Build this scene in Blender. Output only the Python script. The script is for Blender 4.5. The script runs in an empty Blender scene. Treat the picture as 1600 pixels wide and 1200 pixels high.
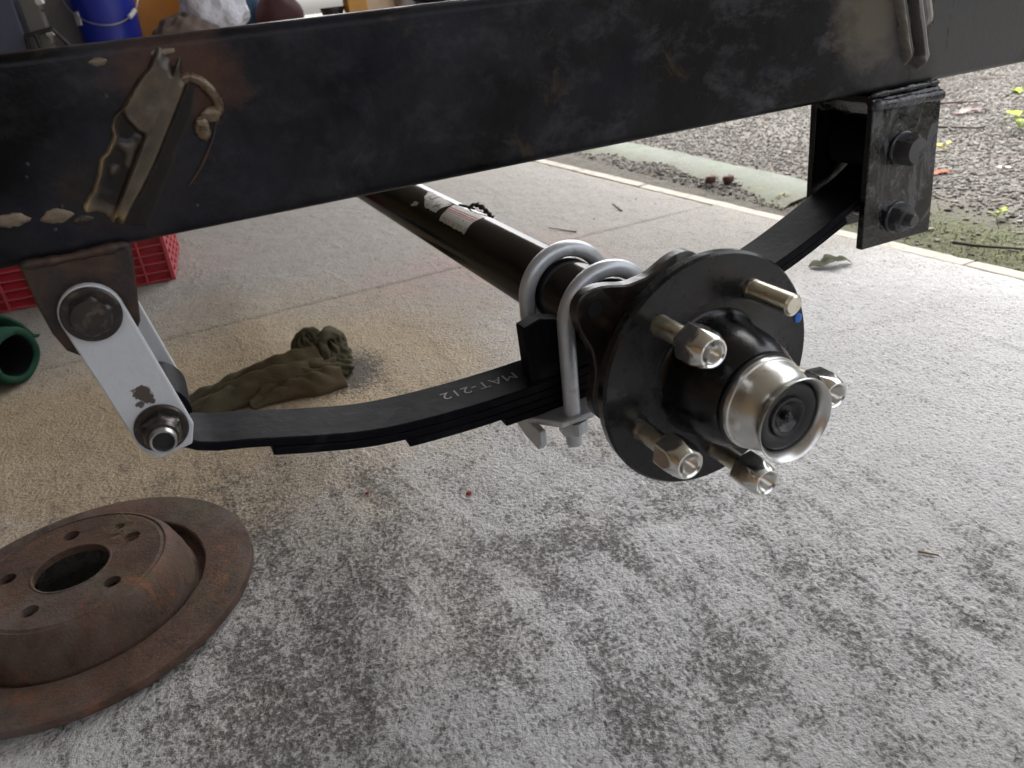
import bpy, bmesh, math, random
import numpy as np
from mathutils import Vector, Matrix, Euler

random.seed(7)
rng = np.random.default_rng(11)
S = bpy.context.scene
C = S.collection
FLOOR = -0.252                      # garage floor level; the wheel hub axis is the Y axis of the scene

# ------------------------------------------------------------------ camera, sky, sun, exposure
cam = bpy.data.cameras.new('camera')
camo = bpy.data.objects.new('camera', cam)
C.objects.link(camo)
right = Vector((0.89641596, -0.43156193, -0.10095902))
down = Vector((-0.2789764, -0.37240351, -0.88514846))
fwd = Vector((0.34439889, 0.82162639, -0.45422404))
m = Matrix((right, -down, -fwd)).transposed().to_4x4()
m.translation = Vector((-0.27050007, -0.33496964, 0.21886876))
camo.matrix_world = m
cam.sensor_width = 36.0
cam.lens = 1209.45 / 1600 * 36.0
cam.clip_start = 0.02
cam.clip_end = 400
cam.dof.use_dof = True
cam.dof.focus_distance = 0.60
cam.dof.aperture_fstop = 13.0
S.camera = camo

SUN_EL, SUN_ROT = math.radians(58), math.radians(20)
world = bpy.data.worlds.new('World')
S.world = world
world.use_nodes = True
wn = world.node_tree
bg = wn.nodes['Background']
sky = wn.nodes.new('ShaderNodeTexSky')
sky.sky_type = 'NISHITA'
sky.sun_disc = False
sky.sun_elevation = SUN_EL
sky.sun_rotation = SUN_ROT
sky.air_density = 0.7
sky.dust_density = 6.0
sky.ozone_density = 0.4
hs = wn.nodes.new('ShaderNodeHueSaturation')          # thin overcast: the blue of the clear sky is mostly washed out
hs.inputs['Saturation'].default_value = 0.24
wn.links.new(sky.outputs[0], hs.inputs['Color'])
wn.links.new(hs.outputs[0], bg.inputs[0])
bg.inputs[1].default_value = 0.15

sun = bpy.data.lights.new('sun', 'SUN')
sun.energy = 1.2
sun.angle = math.radians(12)
sun.color = (1.0, 0.95, 0.88)
suno = bpy.data.objects.new('sun', sun)
C.objects.link(suno)
d = Vector((math.sin(SUN_ROT) * math.cos(SUN_EL), math.cos(SUN_ROT) * math.cos(SUN_EL), math.sin(SUN_EL)))
suno.rotation_euler = (-d).to_track_quat('-Z', 'Y').to_euler()

S.view_settings.view_transform = 'Standard'
S.view_settings.look = 'None'
S.view_settings.gamma = 1.0
S.view_settings.use_curve_mapping = False
S.view_settings.exposure = 2.3
S.cycles.max_bounces = 8
S.cycles.diffuse_bounces = 5
S.cycles.glossy_bounces = 4
S.cycles.caustics_reflective = False
S.cycles.caustics_refractive = False
S.cycles.use_denoising = True
S.cycles.sample_clamp_indirect = 6.0


# ------------------------------------------------------------------ material helpers
class NT:
    def __init__(self, name):
        self.mat = bpy.data.materials.new(name)
        self.mat.use_nodes = True
        self.t = self.mat.node_tree
        self.b = self.t.nodes['Principled BSDF']

    def put(self, sock, v):
        if isinstance(v, bpy.types.NodeSocket):
            self.t.links.new(v, sock)
        elif isinstance(v, (tuple, list)):
            sock.default_value = (*v, 1.0) if len(v) == 3 and sock.type == 'RGBA' else v
        else:
            sock.default_value = v

    def new(self, kind):
        return self.t.nodes.new(kind)

    def co(self, scale=(1, 1, 1), rot=(0, 0, 0), loc=(0, 0, 0), kind='Object'):
        tc = self.new('ShaderNodeTexCoord')
        mp = self.new('ShaderNodeMapping')
        self.t.links.new(tc.outputs[kind], mp.inputs[0])
        mp.inputs['Scale'].default_value = scale
        mp.inputs['Rotation'].default_value = rot
        mp.inputs['Location'].default_value = loc
        return mp.outputs[0]

    def noise(self, co, scale, detail=4, rough=.55, dist=0.0):
        n = self.new('ShaderNodeTexNoise')
        self.t.links.new(co, n.inputs['Vector'])
        n.inputs['Scale'].default_value = scale
        n.inputs['Detail'].default_value = detail
        n.inputs['Roughness'].default_value = rough
        n.inputs['Distortion'].default_value = dist
        return n.outputs[0]

    def vor(self, co, scale, feature='F1'):
        n = self.new('ShaderNodeTexVoronoi')
        n.feature = feature
        self.t.links.new(co, n.inputs['Vector'])
        n.inputs['Scale'].default_value = scale
        return n.outputs[0]

    def ramp(self, fac, stops):
        n = self.new('ShaderNodeValToRGB')
        el = n.color_ramp.elements
        while len(el) < len(stops):
            el.new(0.5)
        for e, (p, c) in zip(el, stops):
            e.position = p
            e.color = (*c, 1) if isinstance(c, (tuple, list)) else (c, c, c, 1)
        self.put(n.inputs[0], fac)
        return n.outputs[0]

    def math(self, op, a, b=0.0, clamp=False):
        n = self.new('ShaderNodeMath')
        n.operation = op
        n.use_clamp = clamp
        self.put(n.inputs[0], a)
        self.put(n.inputs[1], b)
        return n.outputs[0]

    def mix(self, fac, a, b, blend='MIX'):
        n = self.new('ShaderNodeMix')
        n.data_type = 'RGBA'
        n.blend_type = blend
        self.put(n.inputs[0], fac)
        self.put(n.inputs[6], a)
        self.put(n.inputs[7], b)
        return n.outputs[2]

    def sep(self, v):
        n = self.new('ShaderNodeSeparateXYZ')
        self.t.links.new(v, n.inputs[0])
        return n.outputs

    def blob(self, co, centre, radii, wobble=None, amt=0.0):
        """soft mask: 1 inside an ellipsoid, falling to 0 at its edge"""
        n = self.new('ShaderNodeVectorMath')
        n.operation = 'SUBTRACT'
        self.t.links.new(co, n.inputs[0])
        n.inputs[1].default_value = centre
        k = self.new('ShaderNodeVectorMath')
        k.operation = 'DIVIDE'
        self.t.links.new(n.outputs[0], k.inputs[0])
        k.inputs[1].default_value = radii
        l = self.new('ShaderNodeVectorMath')
        l.operation = 'LENGTH'
        self.t.links.new(k.outputs[0], l.inputs[0])
        v = self.math('SUBTRACT', 1.0, l.outputs['Value'])
        if wobble is not None:
            w = self.math('MULTIPLY', self.math('SUBTRACT', wobble, 0.5), amt)
            v = self.math('ADD', v, w)
        return v

    def bump(self, h, strength=.5, dist=.001, normal=None):
        n = self.new('ShaderNodeBump')
        n.inputs['Strength'].default_value = strength
        n.inputs['Distance'].default_value = dist
        self.put(n.inputs['Height'], h)
        if normal is not None:
            self.t.links.new(normal, n.inputs['Normal'])
        return n.outputs[0]

    def out(self, color=None, rough=None, metal=None, normal=None, **kw):
        if color is not None:
            self.put(self.b.inputs['Base Color'], color)
        if rough is not None:
            self.put(self.b.inputs['Roughness'], rough)
        if metal is not None:
            self.put(self.b.inputs['Metallic'], metal)
        if normal is not None:
            self.put(self.b.inputs['Normal'], normal)
        for k, v in kw.items():
            self.put(self.b.inputs[k.replace('_', ' ')], v)
        return self.mat


def simple(name, color, rough=.5, metal=0.0, var=.25, scale=40, bump=0.0, bscale=200, bdist=.0006, dirt=None, dscale=25, dlo=.52, dhi=.7, **kw):
    n = NT(name)
    co = n.co()
    a = n.noise(co, scale, 5, .6)
    c = n.mix(a, tuple(x * (1 - var) for x in color), tuple(min(1, x * (1 + var)) for x in color))
    if dirt is not None:
        f = n.ramp(n.noise(co, dscale, 6, .65, .4), [(dlo, 0.0), (dhi, 1.0)])
        c = n.mix(f, c, dirt)
    r = n.math('ADD', rough - .08, n.math('MULTIPLY', n.noise(co, scale * 1.7, 4), .16), True)
    nr = n.bump(n.noise(co, bscale, 4, .6), bump, bdist) if bump else None
    return n.out(c, r, metal, nr, **kw)


# ---- floor concrete
def floor_material():
    n = NT('painted_concrete')
    co = n.co()
    fine = n.noise(co, 420, 3, .65)
    mid = n.noise(co, 165, 4, .65, .35)
    soft = n.noise(co, 60, 5, .7, .5)
    big = n.noise(co, 3.2, 6, .62, .5)
    med = n.noise(co, 12, 8, .72, .6)
    y = n.sep(co)[1]
    at = n.new('ShaderNodeAttribute')
    at.attribute_name = 'relief'
    rel = at.outputs['Fac']
    grey = n.mix(med, (.42, .42, .41), (.58, .578, .57))
    c = n.mix(n.ramp(n.noise(co, 2.2, 4, .6), [(.42, 0.0), (.62, .5)]), grey, (.60, .60, .605))
    # bare beige concrete further in, also darkened to offset the bright light there
    bare = n.ramp(n.math('ADD', y, n.math('MULTIPLY', n.math('SUBTRACT', big, .5), .8)), [(.38, 0.0), (.75, 1.0)])
    c = n.mix(bare, c, n.mix(med, (.27, .255, .23), (.41, .39, .36)))
    # tan tint over the left of the floor, weaker past the slab joint
    tan = n.blob(co, (-.38, .70, FLOOR), (.80, .60, .5), big, 1.2)
    tan = n.ramp(tan, [(.10, 0.0), (.65, .80)])
    tancol = n.mix(med, (.30, .215, .115), (.58, .45, .28))
    past = n.math('GREATER_THAN', y, 1.03)
    tan = n.math('MULTIPLY', tan, n.math('SUBTRACT', 1.0, n.math('MULTIPLY', past, .25)))
    c = n.mix(tan, c, tancol)
    pink = n.blob(co, (.27, 1.02, FLOOR), (.42, .28, .4), med, 1.6)
    c = n.mix(n.ramp(pink, [(.25, 0.0), (.9, .38)]), c, (.42, .23, .20))
    # oily grime: broad smears break up into flecks that fill the small hollows first
    g1 = n.blob(co, (-.20, .16, FLOOR), (.50, .38, .4), big, 1.0)
    g2 = n.blob(co, (.04, -.02, FLOOR), (.34, .22, .4), big, 1.6)
    g4 = n.blob(co, (-.36, .33, FLOOR), (.36, .32, .4), med, .8)
    gm = n.math('MAXIMUM', n.math('MAXIMUM', g1, g2), n.math('MAXIMUM', g4, -.45))
    p1 = n.noise(n.co((1.0, .55, 1), (0, 0, .6)), 8.5, 7, .70, 1.3)
    p2 = n.noise(n.co((1.0, .22, 1), (0, 0, -.55), (3, 2, 0)), 24, 6, .66, 1.2)
    p3 = n.noise(n.co((.3, 1.0, 1), (0, 0, .25), (7, 1, 0)), 22, 6, .66, 1.0)
    patch = n.math('ADD', n.math('MULTIPLY', p1, .5), n.math('ADD', n.math('MULTIPLY', p2, .28), n.math('MULTIPLY', p3, .22)))
    gmask = n.math('ADD', n.math('MULTIPLY', n.math('SUBTRACT', patch, .5), 5.4), n.math('MULTIPLY', gm, .78))
    gmask = n.ramp(gmask, [(.05, 0.0), (.38, .28), (.85, 1.0)])
    fleck = n.math('ADD', n.math('MULTIPLY', n.noise(co, 260, 3, .62, .3), .62), n.math('ADD', n.math('MULTIPLY', n.noise(n.co(loc=(2, 9, 0)), 120, 3, .6, .4), .30), n.math('MULTIPLY', rel, .03)))
    fleck = n.math('ADD', fleck, .04)
    thr = n.math('ADD', .392, n.math('MULTIPLY', gmask, .125))
    dark = n.math('MULTIPLY', n.math('SUBTRACT', thr, fleck), 8.0)
    dark = n.math('ADD', dark, .5, True)
    c = n.mix(n.math('MULTIPLY', gmask, .40), c, n.mix(soft, (.10, .095, .088), (.17, .16, .145)))
    scn = n.math('MAXIMUM', n.noise(n.co((1.0, .10, 1), (0, 0, .62), (1, 4, 0)), 30, 4, .6, .6), n.noise(n.co((1.0, .13, 1), (0, 0, -.35), (5, 2, 0)), 26, 4, .6, .8))
    scuff = n.math('MULTIPLY', n.ramp(scn, [(.60, 0.0), (.72, .85)]), n.ramp(gm, [(.0, .25), (.45, 1.0)]))
    scuff = n.math('MULTIPLY', scuff, n.ramp(fleck, [(.44, 1.0), (.60, .25)]))
    c = n.mix(scuff, c, (.055, .052, .048))
    c = n.mix(n.math('MULTIPLY', dark, .74), c, n.mix(soft, (.040, .038, .036), (.095, .088, .08)))
    crest = n.ramp(fleck, [(.54, 0.0), (.64, .55)])  # crests paled and hollows darkened: relief light and shade put into the colour
    cm = n.math('MULTIPLY', crest, n.math('SUBTRACT', 1.0, n.math('MULTIPLY', gmask, .35)))
    c = n.mix(n.math('MULTIPLY', cm, n.math('SUBTRACT', 1.0, n.math('MULTIPLY', bare, .7))), c, (.72, .715, .70))
    g5 = n.blob(co, (-.434, .355, FLOOR), (.12, .12, .4))  # round dark patch on the floor under the disc, seen through its bore
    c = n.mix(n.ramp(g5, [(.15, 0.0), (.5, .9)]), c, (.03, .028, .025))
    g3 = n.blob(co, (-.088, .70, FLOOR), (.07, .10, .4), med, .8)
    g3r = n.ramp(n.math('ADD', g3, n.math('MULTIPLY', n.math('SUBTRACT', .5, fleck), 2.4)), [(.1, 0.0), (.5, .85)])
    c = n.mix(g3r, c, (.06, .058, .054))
    spk = n.ramp(n.vor(n.co(loc=(3, 1, 0)), 30), [(.04, .8), (.07, 0.0)])
    c = n.mix(spk, c, (.12, .10, .08))
    ridge = n.noise(n.co((1.0, .35, 1), (0, 0, .75)), 17, 4, .55, .8)
    h = n.math('ADD', n.math('MULTIPLY', fleck, 1.6), n.math('MULTIPLY', fine, .35))
    h = n.math('ADD', h, n.math('MULTIPLY', soft, .35))
    h = n.math('ADD', h, n.math('MULTIPLY', n.ramp(ridge, [(.60, 0.0), (.74, 1.0)]), .5))
    nr = n.bump(h, .85, .0042)
    return n.out(c, n.math('ADD', .62, n.math('MULTIPLY', med, .3)), 0.0, nr, Specular_IOR_Level=.3)


def edging_material():
    n = NT('edging_concrete')
    co = n.co()
    med = n.noise(co, 16, 6, .65, .4)
    c = n.mix(med, (.36, .33, .28), (.55, .52, .46))
    d = n.ramp(n.noise(co, 30, 6, .7), [(.55, 0.0), (.7, .7)])
    c = n.mix(d, c, (.20, .17, .12))
    return n.out(c, .85, 0.0, n.bump(n.noise(co, 170, 5, .65), .8, .003))


def ground_material():
    n = NT('gravelly_soil')
    co = n.co()
    x = n.sep(co)[0]
    big = n.noise(co, 2.3, 6, .65, .6)
    med = n.noise(co, 22, 7, .7, .4)
    soil = n.mix(med, (.055, .05, .04), (.20, .185, .155))
    grit = n.mix(n.noise(co, 95, 6, .75), (.06, .057, .05), (.26, .25, .23))
    k = n.ramp(n.math('ADD', x, n.math('MULTIPLY', n.math('SUBTRACT', big, .5), .5)), [(.0, 0.0), (1.0, 1.0)])
    k2 = n.ramp(n.math('ADD', n.math('SUBTRACT', x, .65), n.math('MULTIPLY', n.math('SUBTRACT', big, .5), .45)), [(.42, 0.0), (.60, 1.0)])
    c = n.mix(k2, soil, grit)
    moss = n.blob(co, (1.0, .42, FLOOR), (.17, .50, .5), med, 1.3)
    mosscol = n.mix(n.noise(co, 140, 4, .7), (.035, .045, .018), (.15, .165, .07))
    c = n.mix(n.ramp(moss, [(.0, 0.0), (.5, .85)]), c, mosscol)
    mud = n.ramp(n.noise(n.co((.5, 1.6, 1), (0, 0, -.5)), 3.2, 5, .6, .5), [(.56, 0.0), (.68, .75)])
    c = n.mix(n.math('MULTIPLY', mud, k2), c, (.10, .062, .045))
    h = n.math('ADD', n.noise(co, 110, 5, .7), n.math('MULTIPLY', n.noise(co, 26, 5, .6), 1.5))
    return n.out(c, .9, 0.0, n.bump(h, 1.0, .012))


def rail_paint():
    n = NT('weathered_black_paint')
    co = n.co((1, 1, 1))
    cl = n.noise(n.co((1.0, 1, 1.1), (0, .35, 0)), 13, 7, .62, .35)
    cl2 = n.noise(n.co((.9, 1, 1.3), (0, -.5, 0), (4, 0, 1)), 30, 8, .72, .2)
    x = n.sep(co)[0]
    c = n.mix(n.ramp(cl, [(.40, 0.0), (.68, 1.0)]), (.0018, .0018, .0024), (.019, .019, .025))
    xm = n.ramp(n.math('ADD', n.math('MULTIPLY', x, 1.6), n.math('MULTIPLY', cl, .4)), [(.0, .25), (.5, 1.0)])
    c = n.mix(n.math('MULTIPLY', xm, n.ramp(cl2, [(.50, 0.0), (.66, .85)])), c, (.062, .062, .070))
    br = n.ramp(n.noise(n.co(loc=(1, 7, 3)), 21, 6, .7, .8), [(.60, 0.0), (.72, .7)])
    c = n.mix(br, c, (.072, .050, .022))
    navy = n.ramp(n.noise(n.co(loc=(9, 2, 5)), 17, 5, .6, .5), [(.55, 0.0), (.7, .6)])
    c = n.mix(navy, c, (.004, .005, .018))
    # burnt paint and rust round the two torn welds; painted grazing reflection at forward end
    w1 = n.blob(co, (-.240, .122, .196), (.040, .04, .030), cl2, 1.2)
    c = n.mix(n.ramp(w1, [(.1, 0.0), (.6, .85)]), c, n.mix(cl2, (.035, .018, .012), (.11, .055, .035)))
    w2 = n.blob(co, (-.285, .122, .145), (.05, .04, .035), cl2, 1.0)
    c = n.mix(n.ramp(w2, [(.2, 0.0), (.8, .6)]), c, (.032, .022, .014))
    w3 = n.blob(co, (.245, .122, .175), (.055, .04, .05), cl2, 1.2)
    c = n.mix(n.ramp(w3, [(.1, 0.0), (.7, .8)]), c, (.15, .125, .085))
    w4 = n.blob(co, (.36, .122, .165), (.15, .05, .10), cl, .9)
    c = n.mix(n.ramp(w4, [(.0, 0.0), (.5, .85)]), c, (.10, .098, .098))
    sc = n.ramp(n.noise(n.co((1, 1, .14), (0, .55, 0)), 120, 3, .6), [(.68, 0.0), (.72, .7)])
    c = n.mix(n.math('MULTIPLY', sc, n.ramp(x, [(.05, 0.0), (.35, 1.0)])), c, (.012, .012, .013))
    r = n.math('ADD', .16, n.math('MULTIPLY', cl, .42))
    nr = n.bump(n.math('ADD', n.noise(co, 210, 5, .6), n.math('MULTIPLY', cl2, .8)), .35, .0009)
    return n.out(c, r, 0.0, nr, Specular_IOR_Level=.17)


def gloss_black(name, dust=.25, rough=.16, base=(.006, .006, .007), dcol=(.05, .05, .055), bs=.35, spec=.5):
    n = NT(name)
    co = n.co()
    a = n.noise(co, 36, 7, .7, .8)
    c = n.mix(n.math('MULTIPLY', n.ramp(a, [(.5, 0.0), (.72, 1.0)]), dust), base, dcol)
    r = n.math('ADD', rough, n.math('MULTIPLY', n.noise(co, 60, 6, .7), .22))
    h = n.math('ADD', n.noise(co, 150, 4, .6), n.math('MULTIPLY', n.noise(co, 45, 4, .6), 1.5))
    return n.out(c, r, 0.0, n.bump(h, bs, .0009), Specular_IOR_Level=spec)


def torn_steel(sat=1.0, metal=.3):
    n = NT('torn_steel')
    co = n.co()
    at = n.new('ShaderNodeAttribute')
    at.attribute_name = 'tone'
    t = n.math('ADD', at.outputs['Fac'], n.math('MULTIPLY', n.math('SUBTRACT', n.noise(co, 130, 6, .7, .4), .5), .30))
    c = n.ramp(t, [(.0, (.006, .005, .004)), (.16, (.018, .012, .009)), (.34, (.075, .060, .044)), (.52, (.14, .105, .070)), (.72, (.27, .185, .085)), (.95, (.46, .37, .24))])
    if sat < 1:
        hs_ = n.new('ShaderNodeHueSaturation')
        hs_.inputs['Saturation'].default_value = sat
        n.put(hs_.inputs['Color'], c)
        c = hs_.outputs[0]
    r = n.math('ADD', .22, n.math('MULTIPLY', n.noise(co, 90, 5, .7), .28))
    h = n.math('ADD', n.noise(co, 300, 4, .6), n.math('MULTIPLY', n.noise(co, 60, 4, .6), 1.0))
    return n.out(c, r, metal, n.bump(h, .3, .0008))


def hanger_paint():
    n = NT('wet_black_paint')
    co = n.co()
    a = n.noise(n.co((1, 1, .55), (0, .75, 0)), 38, 7, .7, 1.0)
    b = n.noise(co, 190, 5, .75)
    mottle = n.math('ADD', a, n.math('MULTIPLY', n.math('SUBTRACT', b, .5), .12))
    k = n.ramp(mottle, [(.47, 0.0), (.58, 1.0)])
    yy = n.sep(co)[1]
    k = n.math('MULTIPLY', k, n.math('LESS_THAN', yy, .1172))  # grey mottling kept to the outer plate only
    c = n.mix(k, (.004, .004, .005), (.075, .076, .082))
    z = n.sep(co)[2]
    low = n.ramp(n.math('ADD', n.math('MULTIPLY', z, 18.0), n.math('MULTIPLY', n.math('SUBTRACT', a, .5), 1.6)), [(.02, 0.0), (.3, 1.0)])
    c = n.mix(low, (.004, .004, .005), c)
    r = n.math('ADD', .10, n.math('MULTIPLY', k, .22))
    h = n.math('ADD', n.noise(co, 150, 4, .6), n.math('MULTIPLY', a, 1.5))
    return n.out(c, r, 0.0, n.bump(h, .5, .0012))


def rust_material():
    n = NT('rusted_cast_iron')
    co = n.co()
    a = n.noise(co, 26, 8, .72, .7)
    b = n.noise(co, 9, 6, .65, .5)
    f = n.noise(co, 320, 4, .65)
    c = n.mix(n.ramp(a, [(.32, 0.0), (.68, 1.0)]), (.034, .019, .013), (.145, .078, .052))
    c = n.mix(n.ramp(b, [(.47, 0.0), (.62, .8)]), c, (.135, .112, .098))
    c = n.mix(n.ramp(n.noise(n.co(loc=(3, 8, 2)), 11, 6, .7, .5), [(.52, 0.0), (.66, .6)]), c, (.085, .075, .042))
    o = n.ramp(n.noise(n.co(loc=(2, 5, 1)), 15, 8, .74, .6), [(.57, 0.0), (.71, .85)])
    c = n.mix(o, c, (.30, .10, .032))
    k = n.ramp(n.noise(n.co(loc=(6, 1, 4)), 14, 6, .7, .9), [(.56, 0.0), (.72, .8)])
    c = n.mix(k, c, (.016, .012, .011))
    c = n.mix(n.ramp(f, [(.60, 0.0), (.70, .5)]), c, (.19, .14, .11))
    h = n.math('ADD', f, n.math('MULTIPLY', n.noise(co, 90, 5, .7), 1.6))
    return n.out(c, n.math('ADD', .55, n.math('MULTIPLY', a, .3)), n.math('MULTIPLY', b, .3), n.bump(h, .6, .0014))


def zinc(name, color, rough, bump=.15, stain=None):
    n = NT(name)
    co = n.co()
    a = n.noise(co, 130, 5, .65, .4)
    c = n.mix(a, tuple(v * .8 for v in color), tuple(min(1, v * 1.12) for v in color))
    if stain is not None:
        c = n.mix(n.ramp(n.noise(n.co(loc=(1, 1, 1)), 90, 6, .7), [(.56, 0.0), (.70, .7)]), c, stain)
    r = n.math('ADD', rough - .06, n.math('MULTIPLY', n.noise(co, 200, 4), .16))
    return n.out(c, r, 1.0, n.bump(n.noise(co, 420, 3), bump, .0004))


def white_shackle():
    n = NT('galvanised_white')
    co = n.co()
    a = n.noise(co, 42, 6, .65, .4)
    c = n.mix(a, (.50, .52, .555), (.66, .675, .70))
    d = n.ramp(n.noise(n.co((1, 1, .35), (0, .2, 0)), 75, 7, .7, .4), [(.60, 0.0), (.76, .6)])
    c = n.mix(d, c, (.36, .34, .31))
    e = n.blob(co, (-.3085, .108, .0365), (.0055, .03, .0075), n.noise(co, 190, 4), 2.4)
    c = n.mix(n.ramp(e, [(.05, 0.0), (.22, 1.0)]), c, (.085, .065, .055))
    t = n.blob(co, (-.3183, .108, .0887), (.021, .03, .021), a, .8)
    c = n.mix(n.ramp(t, [(.1, 0.0), (.4, .45)]), c, (.30, .26, .22))
    return n.out(c, .5, .12, n.bump(n.noise(co, 260, 5, .65), .35, .0007))


def label_material():
    n = NT('printed_sticker')
    uv = n.co(kind='UV')
    x, y, _ = n.sep(uv)
    w = n.noise(uv, 9, 6, .7, .6)
    c = n.mix(w, (.40, .39, .36), (.60, .585, .55))
    st = n.math('MULTIPLY', n.math('GREATER_THAN', y, .52), n.math('LESS_THAN', y, .80))
    line = n.math('GREATER_THAN', n.math('FRACT', n.math('MULTIPLY', y, 9.0)), .30)
    c = n.mix(n.math('MULTIPLY', n.math('MULTIPLY', st, line), n.ramp(w, [(.35, .45), (.5, .95)])), c, (.30, .035, .03))
    lo = n.math('MULTIPLY', n.math('LESS_THAN', y, .22), n.math('GREATER_THAN', n.noise(n.co((24, 3, 1), kind='UV'), 1.4, 2), .52))
    c = n.mix(n.math('MULTIPLY', lo, .6), c, (.10, .10, .10))
    c = n.mix(n.ramp(n.noise(n.co(kind='UV', loc=(5, 1, 0)), 6, 6, .75), [(.58, 0.0), (.66, .9)]), c, (.05, .04, .035))
    return n.out(c, .55)


def cloth(name, a, b, scale=90):
    n = NT(name)
    co = n.co()
    w = n.noise(co, 24, 6, .65, .4)
    c = n.mix(w, a, b)
    h = n.math('ADD', n.noise(co, 620, 3, .6), n.math('MULTIPLY', n.noise(co, scale, 5, .6), 1.6))
    return n.out(c, .95, 0.0, n.bump(h, .7, .0012), Specular_IOR_Level=.15)


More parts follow.
